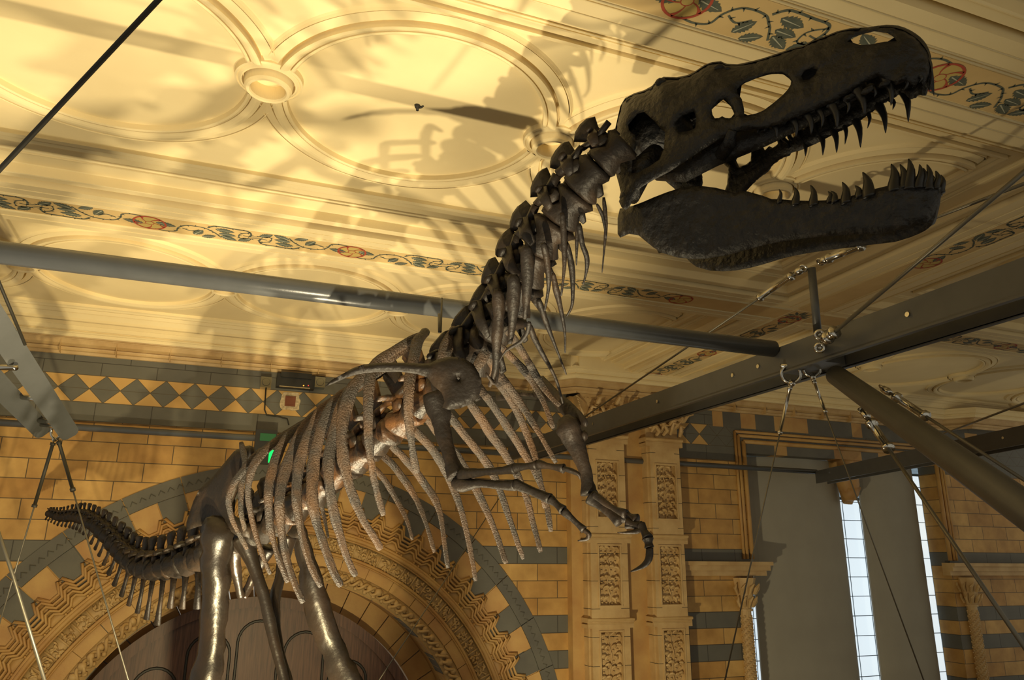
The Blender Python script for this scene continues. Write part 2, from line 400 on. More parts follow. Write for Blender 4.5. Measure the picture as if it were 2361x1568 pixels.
# painted friezes: ochre band, leaves, thorny stems, roses
fz = MB()
def ribbon(mb, pts, wd, P, z):
    pts = [Vector(p) for p in pts]
    vs = []
    for i, p in enumerate(pts):
        a = pts[max(0, i - 1)]; b = pts[min(len(pts) - 1, i + 1)]; t = (b - a).normalized(); n = Vector((-t.y, t.x)); w2 = wd[i] if isinstance(wd, list) else wd
        vs += [P(p + n * w2, z), P(p - n * w2, z)]
    mb.add(vs, [(2 * i, 2 * i + 1, 2 * i + 3, 2 * i + 2) for i in range(len(pts) - 1)])
def leaf2d(mb, c, ang, ln, P):
    c = Vector(c); t = Vector((math.cos(ang), math.sin(ang))); n = Vector((-t.y, t.x)); up = []; dn = []
    K = 7
    for i in range(K + 1):
        u = i / K; wd = .33 * ln * math.sin(PI * min(1, u * 1.02)) ** .8 * (1.1 - .35 * u)
        up.append(c + t * (u - .5) * ln + n * wd)
        if 0 < i < K: up.append(c + t * (u - .5 + .25 / K) * ln + n * wd * .72)
        dn.append(c + t * (u - .5) * ln - n * wd)
        if 0 < i < K: dn.append(c + t * (u - .5 + .25 / K) * ln - n * wd * .72)
    mb.cm = 1
    mb.add([P(p, .004) for p in up + dn[::-1]], [tuple(range(len(up) + len(dn)))])
    mb.cm = 4
    ribbon(mb, [c - t * ln * .42, c + t * ln * .35], [.006, .002], P, .0055)
def motif(P, pitch, flip):
    g = (lambda u, v: Vector(((1 - u) * pitch, -v * .17))) if flip else (lambda u, v: Vector((u * pitch, v * .17)))
    def thorny(pts, wd):
        q = [g(*p) for p in cat(pts, 5)]
        fz.cm = 1; ribbon(fz, q, wd, P, .004)
        for i in range(2, len(q) - 2, 4):
            t = (q[i + 1] - q[i]).normalized(); n = Vector((-t.y, t.x)) * (1 if (i // 4) % 2 else -1)
            fz.add([P(q[i] - t * .010, .004), P(q[i] + t * .010, .004), P(q[i] + n * .035 + t * .01, .004)], [(0, 1, 2)])
    thorny([(.02, .85), (.07, .95), (.117, .75), (.13, .15), (.16, -.35), (.2, -.5), (.255, -.42), (.285, -.1), (.305, .15), (.334, .75)], .009)
    thorny([(.27, -.55), (.30, -.95), (.34, -1.0), (.40, -.95), (.46, -.9), (.478, -.5), (.472, .0)], .011)
    thorny([(.15, .1), (.19, .35), (.23, .0)], .008)
    thorny([(.475, -.7), (.44, -.45), (.42, -.1), (.425, .38), (.46, .38), (.52, .05), (.56, .1)], .007)
    for u, v, a, l in ((.225, .42, -1.0, .15), (.352, -.45, .1, .17), (.365, .15, .05, .15), (.275, .85, -.5, .14), (.372, .7, .45, .16), (.552, -.6, -.7, .15), (.075, -.1, .2, .17)):
        p = g(u, v); leaf2d(fz, p, a + (PI if flip else 0), l * 1.2, P)
def rose(P, u):
    c = Vector((u, 0)); R = .135
    def ring(r0, r1, z, m, n=28):
        fz.cm = m; vs = []
        for i in range(n):
            a = 2 * PI * i / n
            vs += [P(c + Vector((math.cos(a), math.sin(a))) * r0, z), P(c + Vector((math.cos(a), math.sin(a))) * r1, z)]
        fz.add(vs, [(2 * i, 2 * i + 1, (2 * i + 3) % (2 * n), (2 * i + 2) % (2 * n)) for i in range(n)])
    ring(.0005, .155, .0035, 3); ring(.148, .168, .006, 2); ring(.001, .038, .006, 3); ring(.038, .045, .0065, 2)
    for k in range(5):
        a = 2 * PI * k / 5
        pts = [c + Vector((math.cos(a + q * .5), math.sin(a + q * .5))) * (.045 + .108 * q) for q in (0, .25, .5, .75, 1)]
        fz.cm = 2; ribbon(fz, pts, [.004, .004, .006, .010, .016], P, .006)
def frieze_x(yc, xs_r, x0, x1, w=.19):
    P = lambda p, z: (p[0], yc + p[1], ZB - z)
    fz.cm = 0; fz.add([(x0, yc - w, ZB - .002), (x1, yc - w, ZB - .002), (x1, yc + w, ZB - .002), (x0, yc + w, ZB - .002)], [(0, 1, 2, 3)])
    for i, xr in enumerate(xs_r):
        rose(P, xr)
        nx = xs_r[i + 1] if i + 1 < len(xs_r) else xr + 2.16
        if nx <= x1 + .3:
            Q = lambda p, z, xr=xr: (p[0] + xr, yc + p[1], ZB - z)
            motif(Q, nx - xr, False); motif(Q, nx - xr, True)
def frieze_y(xc, ys_r, y0, y1, w=.19):
    fz.cm = 0; fz.add([(xc - w, y0, ZB - .0025), (xc + w, y0, ZB - .0025), (xc + w, y1, ZB - .0025), (xc - w, y1, ZB - .0025)], [(0, 1, 2, 3)])
    for i, yr in enumerate(ys_r):
        P = lambda p, z, yr=yr: (xc + p[1], p[0] + yr, ZB - z)
        rose(P, 0)
        if i + 1 < len(ys_r):
            motif(P, ys_r[i + 1] - yr, False); motif(P, ys_r[i + 1] - yr, True)
frieze_x(8.29, [-5.37, -3.21, -1.05, 1.11, 3.36, 5.61], XL, 7.36)
frieze_x(8.29, [9.7, 11.9, 14.1], 7.84, 16.5)
frieze_x(3.34, [-4.2, -2.0, .25, 2.44, 4.62, 6.8], XL, 7.36)
frieze_y(7.6, [3.95, 6.06], 3.64, 8.05); frieze_y(7.6, [8.45, 10.54, 12.3], 8.53, 12.2)
# the thorn square where the bands cross
P0 = lambda p, z: (7.6 + p[0], 8.29 + p[1], ZB - z)
fz.cm = 0; fz.add([P0((-.2, -.2), .003), P0((.2, -.2), .003), P0((.2, .2), .003), P0((-.2, .2), .003)], [(0, 1, 2, 3)])
for k, (c, a, l) in enumerate((((-.09, .09), 2.3, .2), ((.09, .09), .8, .2), ((.09, -.09), -.8, .2), ((-.09, -.09), -2.3, .2))):
    fz.cm = 1; c = Vector(c)
    for q in (-1, 0, 1):
        t = Vector((math.cos(a + q * .75), math.sin(a + q * .75))); n = Vector((-t.y, t.x)); e = c * .25
        fz.add([P0(e, .005), P0(e + t * .1 + n * .028, .005), P0(e + t * .19, .005), P0(e + t * .1 - n * .028, .005)], [(0, 1, 2, 3)])
tag(fz.build('trim_3', None, mats=[MT['ochre'], MT['leafgreen'], MT['rosered'], MT['roseyel'], MT['vein']]), kind='structure')

# ---- terracotta cornice along the wall head, breaking forward over the pillars
cp = [(0, 2.985), (.03, 2.99), (.045, 3.03), (.09, 3.035), (.092, 3.06), (.10, 3.085), (.075, 3.09), (.076, 3.10), (.085, 3.10), (.15, 3.13), (.16, 3.19), (.17, 3.195), (.175, 3.205), (.215, 3.21), (.22, 3.222)]
cp2 = [(.205, 3.222), (.225, 3.225), (.235, 3.27), (.262, 3.275), (.262, 3.30), (.252, 3.302), (.252, 3.315), (.285, 3.32), (.295, 3.38), (.312, 3.385), (.312, ZB + .01)]
path = [(XL, D), (5.62, D), (6.02, 12.52), (8.72, 12.52), (9.1, D), (15.9, D), (16.3, 12.52), (XR, 12.52)]
def sweep_wall(mb, path, pr):
    n = len(path); P = [Vector(p) for p in path]; ofs = []
    for i in range(n):
        d1 = (P[i] - P[i - 1]).normalized() if i > 0 else (P[1] - P[0]).normalized(); d2 = (P[i + 1] - P[i]).normalized() if i < n - 1 else d1
        n1 = Vector((d1.y, -d1.x)); n2 = Vector((d2.y, -d2.x)); m = (n1 + n2); m = m / (1 + n1.dot(n2)); ofs.append(m)
    vs = []
    for i in range(n):
        for o, z in pr: q = P[i] + ofs[i] * o; vs.append((q.x, q.y, z))
    k = len(pr); mb.add(vs, [(i * k + j, (i + 1) * k + j, (i + 1) * k + j + 1, i * k + j + 1) for i in range(n - 1) for j in range(k - 1)])
co = MB(); sweep_wall(co, path, cp)
for i in range(34):                 # vertical joints
    x = XL + .78 * i
    if not (5.4 < x < 9.4 or x > 15.6): co.box((x, D - .165, 2.99), (x + .008, D - .0, 3.2))
tag(co.build('trim_4', MT['buff2']), kind='structure')
c2 = MB(); sweep_wall(c2, path, cp2); tag(c2.build('trim_15', MT['plaster']), kind='structure')

# ---- big round arch in the wall
ar = empty('trim_5', (AC[0], D, AC[1])); tag(ar, kind='structure')
def sector(mb, r0, r1, a0, a1, y0, y1, n=3):
    vs = []; k = n + 1
    for i in range(k):
        a = a0 + (a1 - a0) * i / n
        for r in (r0, r1):
            for y in (y0, y1): vs.append((AC[0] + r * math.cos(a), y, AC[1] + r * math.sin(a)))
    fs = []
    for i in range(n):
        b = i * 4; c = b + 4
        fs += [(b, c, c + 2, b + 2), (b + 1, b + 3, c + 3, c + 1), (b, b + 1, c + 1, c), (b + 2, c + 2, c + 3, b + 3)]
    fs += [(0, 2, 3, 1), (n * 4, n * 4 + 1, n * 4 + 3, n * 4 + 2)]
    mb.add(vs, fs)
def rp(r, a, y): return Vector((AC[0] + r * math.cos(a), y, AC[1] + r * math.sin(a)))
og = MB()
NB = 36; da = PI / NB
for i in range(18): sector(og, 4.70, 4.965, PI * i / 18 + .0015, PI * (i + 1) / 18 - .0015, D - .03, D + .02, 6)
for i in range(110):                # little carved chevrons on the grey label band
    a = PI * (i + .5) / 110
    og.tube([rp(4.80, a - .010, D - .033), rp(4.86, a, D - .036), rp(4.80, a + .010, D - .033)], .008, 4)
og.build('hood_band', MT['grey'], ar)
vo = MB(); vg = MB()
for i in range(NB):
    (vo if i % 2 else vg).cm = 0; sector(vo if i % 2 else vg, 4.16, 4.695, da * i + .002, da * (i + 1) - .002, D - .015, D + .03, 4)
vo.build('buff_voussoirs', MT['buff'], ar); vg.build('grey_voussoirs', MT['grey'], ar)
zz = MB()
ZK = ((.10, .15), (.30, 0), (.70, 0), (.90, .15))      # flat-topped chevron, one a block
for j, (r, rr, y) in enumerate(((4.27, .026, -.045), (4.205, .022, -.075), (4.145, .026, -.055), (4.08, .02, -.085), (4.03, .024, -.06))):
    zz.tube([rp(r + h * (1 - .12 * j), da * (i + u), D + y) for i in range(NB) for u, h in ZK], rr, 6)
sector(zz, 3.93, 4.16, 0, PI, D - .025, D + .03, 140)
for i in range(NB): sector(zz, 4.1, 4.37, da * (i - .22), da * (i + .22), D - .022, D + .02, 2)
for j, (r, rr, y) in enumerate(((3.95, .028, -.055), (3.905, .035, -.075), (3.865, .02, -.05), (3.60, .025, -.06), (3.565, .014, -.05))):
    zz.tube([rp(r, PI * i / 140, D + y) for i in range(141)], rr, 8)
for i in range(NB):                  # carved leaf in every chevron
    a = da * (i + .5)
    for q in (-1, 0, 1): zz.ball(rp(3.99 + (.035 if q == 0 else 0), a + q * .012, D - .045), .024, n=6)
zz.build('chevron_moulding', MT['buff'], ar, smooth=True)
cv = MB(); random.seed(3)
sector(cv, 3.585, 3.87, 0, PI, D - .005, D + .03, 140)
for i in range(52):
    a0 = PI * i / 52; sector(cv, 3.61, 3.84, a0 + .002, a0 + .009, D - .035, D, 1)
    for k in range(15):
        a = a0 + .012 + (PI / 52 - .016) * random.random(); r = 3.64 + .18 * random.random(); t = random.random() * PI
        p = rp(r, a, D - .018); e = Vector((math.cos(t), 0, math.sin(t))) * .045
        cv.tube([p - e, p + Vector((0, -.022, 0)), p + e], [.006, .020, .005], 5)
cv.build('carved_leaf_band', MT['buff2'], ar, smooth=True)
pb = MB()
for i in range(24): sector(pb, 3.385, 3.57, PI * i / 24 + .0015, PI * (i + 1) / 24 - .0015, D - .03, D + .03, 6)
pb.build('plain_voussoirs', MT['buff'], ar)
vn = MB(); NV = 700
for ph in (0, PI):
    vn.tube([rp(3.27 + .055 * math.sin(ph + i * .36), PI * i / NV, D - .06 + .04 * math.cos(ph + i * .36)) for i in range(NV + 1)], .026, 6)
sector(vn, 3.15, 3.385, 0, PI, D - .01, D + .03, 100)
for i in range(62):
    a = PI * (i + .5) / 62; vn.ball(rp(3.30, a, D - .08), .055, (1, .8, 1), 8, .8); vn.ball(rp(3.20, a + .015, D - .05), .04, n=6, wob=.8)
vn.build('twisted_vine_moulding', MT['buff2'], ar, smooth=True)
# soffit and recess blocks
sf = MB()
for i in range(26):
    for j in range(2): sector(sf, 3.14, 3.36, PI * (i + .5 * j) / 26 + .002, PI * (i + 1 + .5 * j) / 26 - .002, D + .04 + .5 * j, D + .53 + .5 * j, 4)
sf.build('soffit_blocks', MT['buff'], ar)
# inner stone order and wooden tympanum
DC = (1.05, -3.5)
door = empty('door_1', (AC[0], D + 1.05, AC[1])); tag(door, kind='structure')
io = MB()
for i in range(24): sector(io, 2.72, 3.16, PI * i / 24 + .003, PI * (i + 1) / 24 - .003, D + .85, D + 1.1, 5)
tag(io.build('trim_6', MT['buff']), kind='structure')
_ac = AC; AC = (AC[0] - .27, AC[1]); DY = -.62
dm = MB(); sector(dm, .0, 2.84, 0, PI, D + 1.0 + DY, D + 1.06 + DY, 60)
dm.build('tympanum_boards', MT['wood'], door)
dgm = MB(); sector(dgm, 2.70, 2.86, 0, PI, D + .93 + DY, D + 1.0 + DY, 60); dgm.build('door_frame', MT['wood'], door)
gr = MB()
def groove(x0, x1, zt):
    r = (x1 - x0) / 2; xc = (x0 + x1) / 2
    pts = [(x0, D + .995 + DY, -3.4)] + [(xc + r * math.cos(PI - PI * i / 12), D + .995 + DY, zt - r + r * math.sin(PI - PI * i / 12)) for i in range(13)] + [(x1, D + .995 + DY, -3.4)]
    gr.tube(pts, .022, 6)
for k in range(-3, 4):
    xc = AC[0] + k * .72; zt = AC[1] + math.sqrt(max(0, 2.50 ** 2 - (abs(k) * .72 + .25) ** 2))
    groove(xc - .31, xc + .31, zt)
for xx in (-2.0, 2.0): groove(AC[0] + xx - .22, AC[0] + xx + .22, AC[1] + .75)
gr.build('panel_grooves', MT['black'], door); AC = _ac

# ---- clustered pillars with carved foliage panels
def leaf_relief(mb, cx, cz, w, h, y, seed):
    random.seed(seed)
    nz = int(h / .16)
    mb.tube([(cx + .03 * math.sin(i * 1.1), y - .012, cz - h / 2 + h * i / 12) for i in range(13)], .012, 5)
    for i in range(nz):
        z = cz - h / 2 + (i + .5) * h / nz
        for s in (-1, 1):
            for q in (0, 1):
                c = Vector((cx + s * w * (.13 + .2 * q), y, z + .03 * random.uniform(-1, 1)))
                r = .055 + .02 * random.random(); a0 = random.uniform(-.5, .5)
                pts = [c + Vector((s * r * math.cos(a0 + t), -.02 - .035 * math.sin(t * .9), r * math.sin(a0 + t))) for t in (0, .6, 1.2, 1.8, 2.4)]
                mb.tube(pts, [.006, .02, .027, .018, .005], 6)
                mb.ball(c + Vector((0, -.012, -.03)), .022, n=6)
def pillar(xa, xb, yf, label_n):
    p = empty('carved_pillar', (xa, yf, FL)); tag(p, label_n, 'pillar', 'twin carved terracotta pillars')
    sh = MB(); sh.box((xa, yf, FL), (xb, D + .05, 2.98)); hw = .21; cxx = (xa + xb) / 2
    sh.box((xa + .03, yf - .085, FL), (cxx - hw, yf + .01, 2.2)); sh.box((cxx + hw, yf - .085, FL), (xb - .03, yf + .01, 2.2))
    for za, zb in ((1.72, 2.2), (.21, .72), (-1.255, -.81), (FL, -2.305)): sh.box((cxx - hw, yf - .084, za), (cxx + hw, yf + .01, zb))
    zsj = [1.4, .88, -.1, -.62]
    for k in range(12):
        z = 2.0 - .45 * k
        sh.cm = 0
    sh.build('shaft', MT['buff2'], p)
    jt = MB()
    for k in range(12):
        z = 1.95 - .47 * k; jt.box((xa - .003, yf - .003, z), (xb + .003, D, z + .008)); jt.box((xa + .028, yf - .087, z), (cxx - hw, yf, z + .008)); jt.box((cxx + hw, yf - .087, z), (xb - .028, yf, z + .008))
    jt.build('mortar_joints', MT['cable'], p)
    mo = MB()
    for z in (2.22, .40, -1.05, -2.5):
        mo.tube([(xa - .06, yf - .085, z), (xb + .06, yf - .085, z)], .028, 8); mo.tube([(xa - .05, yf - .075, z - .06), (xb + .05, yf - .075, z - .06)], .018, 8)
        mo.box((xa - .05, yf - .09, z - .14), (xb + .05, D, z - .075)); mo.box((xa - .055, yf - .08, z - .05), (xb + .055, D, z + .03))
    mo.build('string_mouldings', MT['buff2'], p, smooth=False)
    cx = (xa + xb) / 2
    for zc, h in ((1.22, 1.0), (-.30, 1.02), (-1.78, 1.05)):
        f = MB(); w = .42
        f.box((cx - w / 2 - .035, yf - .105, zc - h / 2 - .035), (cx + w / 2 + .035, yf - .08, zc - h / 2)); f.box((cx - w / 2 - .035, yf - .105, zc + h / 2), (cx + w / 2 + .035, yf - .08, zc + h / 2 + .03))
        f.box((cx - w / 2 - .03, yf - .10, zc - h / 2), (cx - w / 2, yf - .08, zc + h / 2)); f.box((cx + w / 2, yf - .10, zc - h / 2), (cx + w / 2 + .03, yf - .08, zc + h / 2))
        leaf_relief(f, cx, zc, w, h, yf - .012, int(zc * 10) + 50)
        bk = f.build('foliage_panel', MT['buff2'], p, smooth=False)
    # leafy capital
    c = MB(); random.seed(int(xa * 10))
    c.box((xa - .05, yf - .06, 2.62), (xb + .05, D, 2.98))
    for k in range(26):
        a = random.random(); z = 2.35 + .5 * random.random(); x = xa - .05 + (xb - xa + .1) * a; out = (z - 2.3) * .35
        pts = [Vector((x, yf - .02, z - .10)), Vector((x + random.uniform(-.05, .05), yf - .08 - out, z)), Vector((x + random.uniform(-.12, .12), yf - .14 - out, z + .10)), Vector((x + random.uniform(-.15, .15), yf - .20 - out, z + .06))]
        c.tube(pts, [.03, .045, .035, .008], 6)
    for s in (-1, 1):
        x = xb if s > 0 else xa
        for k in range(5):
            c.tube([(x - s * .1, yf - .05, 2.45 + .05 * k), (x + s * .08, yf - .12, 2.6 + .05 * k), (x + s * (.18 + .02 * k), yf - .2, 2.72 + .05 * k)], [.04, .045, .01], 6)
    c.build('leaf_capital', MT['buff2'], p, smooth=False)
pillar(6.24, 7.05, 12.62, 'left carved terracotta pillar of the pair, beside the big round arch')
pillar(7.55, 8.27, 12.62, 'right carved terracotta pillar of the pair, beside the block wall before the windows')
wb = MB(); wb.box((6.02, 12.80, FL), (8.3, D + .1, 2.98)); tag(wb.build('trim_7', MT['buff']), kind='structure')
ff = MB(); random.seed(5)
ff.box((6.1, 12.5, 2.74), (8.6, 12.9, 2.985))
for k in range(32):
    x = 6.14 + .078 * k; ff.ball((x, 12.5, 2.80), .022, (1.3, 1, .5), 6); ff.ball((x + .04, 12.5, 2.90), .022, (1.3, 1, .5), 6)
tag(ff.build('trim_8', MT['buff2']), kind='structure')

# ---- window recess with grey screens
wf = MB()
for o, r in ((.0, .045), (.12, .035), (.20, .03)):
    wf.tube([(WX0 - o, D - .02, .0), (WX0 - o, D - .02, WZ1 + o)], r, 8); wf.tube([(WX0 - o, D - .02, WZ1 + o), (WX1 + o, D - .02, WZ1 + o)], r, 8); wf.tube([(WX1 + o, D - .02, WZ1 + o), (WX1 + o, D - .02, 0)], r, 8)
tag(wf.build('trim_9', MT['buff'], smooth=True), kind='structure')
lb = MB(); random.seed(12)
x = WX0
while x < WX1 - .1:
    w_ = random.uniform(.3, .5); lb.cm = random.choice((0, 1, 1)); lb.box((x, D - .012, WZ1 - .24), (min(x + w_, WX1), D + .3, WZ1)); x += w_
x = 9.4
while x < XR:
    w_ = random.uniform(.25, .5); lb.cm = random.choice((0, 1, 1)); lb.box((x, D - .006, 2.66), (x + w_, D + .02, 2.98)); x += w_
tag(lb.build('trim_10', None, mats=[MT['buff'], MT['grey']]), kind='structure')
def ledge(xa, xb):
    m = MB(); m.box((xa, D - .28, -.12), (xb, D + .05, -.05)); m.box((xa, D - .22, -.22), (xb - .03, D + .05, -.12)); m.box((xa, D - .14, -.32), (xb - .07, D + .05, -.22)); return m
tag(ledge(8.3, 10.42).build('trim_11', MT['buff2']), kind='structure')
tag(ledge(15.35, XR).build('trim_12', MT['buff2']), kind='structure')
def shaft(xc, yc, zt, label):
    p = empty('window_column', (xc, yc, FL)); tag(p, label, 'column')
    m = MB(); m.tube([(xc, yc, FL), (xc, yc, zt - .62)], .11, 14)
    for i in range(60):
        for k in range(6):
            a = k * PI / 3 + i * .35; z = FL + (zt - .7 - FL) * i / 60
            m.ball((xc + .11 * math.cos(a), yc + .11 * math.sin(a), z), .026, n=6)
    m.build('shaft', MT['buff2'], p)
    c = MB(); c.tube([(xc, yc, zt - .64), (xc, yc, zt - .60)], .14, 12); c.tube([(xc, yc, zt - .6), (xc, yc, zt - .35), (xc, yc, zt - .02)], [.12, .17, .24], 10); random.seed(int(xc))
    for k in range(22):
        a = 2 * PI * k / 11; z = zt - .5 + .24 * (k // 11); r = .15 + .06 * (k // 11)
        c.tube([(xc + r * math.cos(a), yc + r * math.sin(a), z - .06), (xc + (r + .06) * math.cos(a), yc + (r + .06) * math.sin(a), z + .05), (xc + (r + .10) * math.cos(a + .2), yc + (r + .10) * math.sin(a + .2), z + .13)], [.03, .04, .012], 6)
    c.build('leaf_capital', MT['buff2'], p)
shaft(9.86, D - .02, -.34, 'slim carved column under the ledge left of the grey screens')
shaft(15.95, D - .05, -.34, 'slim carved column under the ledge right of the grey screens')
# mullion corbel and pier
mc = MB(); mc.tube([(13.0, D + .25, 2.2), (13.0, D + .2, 1.9), (13.0, D + .15, 1.6), (13.02, D + .25, 1.2)], [.16, .28, .24, .10], 12); mc.box((12.72, D + .0, 2.0), (13.27, D + .4, 2.2))
mc.ball((13.0, D + .12, 1.45), .20, (1, 1, 1.1), 10, .5); tag(mc.build('trim_13', MT['buff'], smooth=True), kind='structure')
def screen(xa, xb, label):
    p = empty('display_screen', (xa, D + .30, FL), label, 'screen', 'grey screens in the window recess')
    m = MB(); n = 24; vs = []
    for i in range(n + 1):
        u = i / n; x = xa + (xb - xa) * u; y = D + .50 - .22 * math.sin(PI * u) ** .6
        for y2 in (y, y + .04):
            for z in (FL + .05, 2.14): vs.append((x, y2, z))
    fs = []
    for i in range(n):
        b = i * 4; fs += [(b, b + 4, b + 5, b + 1), (b + 2, b + 3, b + 7, b + 6), (b + 1, b + 5, b + 7, b + 3), (b, b + 2, b + 6, b + 4)]
    fs += [(0, 1, 3, 2), (n * 4, n * 4 + 2, n * 4 + 3, n * 4 + 1)]
    m.add(vs, fs); m.build('board', MT['screen'], p, smooth=False)
    f = MB(); f.box((xa, D + .46, FL + .02), (xb, D + .56, FL + .06)); f.build('foot_rail', MT['steeld'], p)
screen(10.54, 13.05, 'grey curved screen board left of the middle window strip')
screen(13.66, 15.34, 'grey curved screen board right of the middle window strip')
def window(n, xa, xb, z0, z1, y=D + 1.0):
    p = empty('window_%d' % n, (xa, y, z0)); tag(p, kind='structure')
    m = MB(); m.box((xa, y, z0), (xb, y + .02, z1)); m.build('pane', MT['sky'], p)
    b = MB(); k = int((z1 - z0) / .42)
    for i in range(k + 1): b.box((xa, y - .012, z0 + .42 * i), (xb, y, z0 + .42 * i + .014))
    for q in (.3, .62): b.box((xa + (xb - xa) * q, y - .012, z0), (xa + (xb - xa) * q + .010, y, z1))
    b.build('glazing_bars', MT['bar'], p)
    f = MB(); f.box((xa - .06, y - .03, z0), (xa, y + .03, z1)); f.box((xb, y - .03, z0), (xb + .06, y + .03, z1)); f.box((xa - .06, y - .03, z1), (xb + .06, y + .03, z1 + .06)); f.build('window_frame', MT['bar'], p)
window(1, 10.2, 11.2, FL + .3, -.82); window(2, 13.1, 14.7, FL + .3, 1.35); window(3, 15.6, 17.3, FL + .3, 2.0)
rb = MB(); rb.box((9.9, D + 1.3, FL), (17.4, D + 1.4, 3)); tag(rb.build('wall_recess', MT['stonew']), kind='structure')
rp2 = MB(); rp2.box((12.62, D + .55, FL), (12.66, D + 1.0, 2.2)); rp2.box((9.9, D + .5, 2.2), (17.4, D + 1.4, 2.4)); tag(rp2.build('trim_14', MT['stonew']), kind='structure')

# ================================================================== THE SKELETON
RH = Vector((CR.x, CR.y, 0)).normalized(); FH = Vector((CF.x, CF.y, 0)).normalized()
LB = (RH * .547 + FH * .837).normalized(); FB = (RH * .837 - FH * .547).normalized()   # animal's left and forward
hip = at(540, 1225, 5.6)
dino = empty('dinosaur_skeleton', (hip.x, hip.y, FL), 'mounted dark skeleton of a large meat-eating dinosaur with wide open toothed jaws', 'skeleton')
BM, SM, RM = MT['bone'], MT['skull'], MT['rib']
DN = Vector((0, 0, -1)); UP = Vector((0, 0, 1))

def plane_fn(A, L, wf):            # near side sheet at lateral offset w(px,py) from the midline plane through A
    def f(px, py, extra=0):
        r = raw(px, py); w_ = wf(px, py); return r * ((A.dot(L) - w_ - extra) / r.dot(L)), w_
    return f
def interp(tab, x):
    if x <= tab[0][0]: return tab[0][1]
    for (a, b), (c, d) in zip(tab, tab[1:]):
        if x <= c: return b + (d - b) * (x - a) / (c - a)
    return tab[-1][1]
def sheet(mb, outline, holes, fn, L, g, th, edge=10, mirror=False, rough=.004):
    """a bone plate traced as an outline with openings, given its own curvature and rounded thickness"""
    lo = [outline] + holes; vs = []; es = []; segs = []
    for lp in lo:
        # densify
        q = []
        for i in range(len(lp)):
            a, b = Vector(lp[i]), Vector(lp[(i + 1) % len(lp)]); k = max(1, int((b - a).length / (g * .9)))
            q += [a + (b - a) * (j / k) for j in range(k)]
        b0 = len(vs); vs += q; es += [(b0 + i, b0 + (i + 1) % len(q)) for i in range(len(q))]
        segs += [(q[i], q[(i + 1) % len(q)]) for i in range(len(q))]
    def dist(p):
        m = 1e9
        for a, b in segs:
            ab = b - a; t = max(0, min(1, (p - a).dot(ab) / max(ab.length_squared, 1e-9))); m = min(m, (p - a - ab * t).length_squared)
        return math.sqrt(m)
    def inside(p, poly):
        c = False; j = len(poly) - 1
        for i in range(len(poly)):
            a, b2 = poly[i], poly[j]
            if (a[1] > p[1]) != (b2[1] > p[1]) and p[0] < (b2[0] - a[0]) * (p[1] - a[1]) / (b2[1] - a[1]) + a[0]: c = not c
            j = i
        return c
    x0 = min(p[0] for p in outline); x1 = max(p[0] for p in outline); y0 = min(p[1] for p in outline); y1 = max(p[1] for p in outline)
    y = y0; row = 0
    while y < y1:
        x = x0 + (g / 2 if row % 2 else 0)
        while x < x1:
            p = Vector((x, y))
            if inside(p, outline) and not any(inside(p, h) for h in holes) and dist(p) > g * .55: vs.append(p)
            x += g
        y += g * .866; row += 1
    r = geometry.delaunay_2d_cdt(vs, es, [], 0, 1e-5); V, F = r[0], r[2]
    keep = [f for f in F if (lambda c: inside(c, outline) and not any(inside(c, h) for h in holes))(sum((V[i] for i in f), Vector((0, 0))) / len(f))]
    D_ = [dist(v) for v in V]; n = len(V); fr = []; bk = []
    for v, d in zip(V, D_):
        P, w_ = fn(v.x, v.y); t = min(1, d / edge); rd = math.sqrt(max(0, 1 - (1 - t) ** 2))
        nz = (noise.noise(P * 12) * 1.2 + noise.noise(P * 30) * .5) * rough * rd
        bulge = th * .5 * rd
        # keep the silhouette: push along the view ray
        mid = P * (1 + (th * .5) / P.length)
        fr.append(mid - P.normalized() * (bulge + nz + .001)); bk.append(mid + P.normalized() * 0 + L * (bulge + .001))
    faces = [tuple(f) for f in keep] + [tuple(reversed([i + n for i in f])) for f in keep]
    cnt = {}
    for f in keep:
        for i in range(len(f)):
            e = tuple(sorted((f[i], f[(i + 1) % len(f)]))); cnt[e] = cnt.get(e, 0) + 1
    for e, c in cnt.items():
        if c == 1: faces.append((e[0], e[1], e[1] + n, e[0] + n))
    mb.add(fr + bk, faces); return fr + bk, faces
def reflect(P, A, L): return P - L * (2 * (P - A).dot(L))

# ---- skull
Pb = at(1440, 500, 3.62); Pf = at(2140, 120, 2.88)
dv = Pf - Pb; dv.z = 0; Fs = dv.normalized(); Ls = Vector((-Fs.y, Fs.x, 0)); ang = math.asin(.25 / dv.length)
Ls = (Matrix.Rotation(-ang, 3, 'Z') @ Ls)
if abs((Pf - Pb).dot(Ls) - .25) > .05: Ls = Matrix.Rotation(2 * ang, 3, 'Z') @ Ls
Fs = Vector((Ls.y, -Ls.x, 0)); SA = Pb + Ls * .27
top = [(1408, 330), (1415, 310), (1422, 280), (1430, 245), (1441, 226), (1462, 215), (1485, 208), (1503, 198), (1515, 184), (1530, 177), (1560, 178), (1585, 173), (1600, 166), (1625, 149), (1642, 143), (1662, 141), (1675, 147), (1700, 148), (1730, 142), (1760, 134), (1790, 124), (1830, 110), (1850, 106), (1872, 94), (1900, 84), (1930, 72), (1960, 65), (2000, 63), (2025, 59), (2052, 59), (2080, 65), (2105, 79), (2125, 97), (2140, 120), (2145, 148), (2143, 170), (2136, 188)]
bot = [(2128, 197), (2124, 188), (2120, 184), (2110, 200), (2100, 196), (2085, 188), (2065, 196), (2045, 184), (2024, 176), (1992, 191), (1955, 215), (1920, 236), (1866, 258), (1808, 282), (1765, 296), (1740, 297), (1700, 305), (1660, 322), (1620, 345), (1580, 372), (1545, 395), (1510, 413), (1478, 432), (1462, 452), (1452, 476), (1443, 484), (1433, 478), (1427, 465), (1432, 448), (1427, 425), (1420, 400), (1415, 370), (1405, 350)]
s_out = top + bot
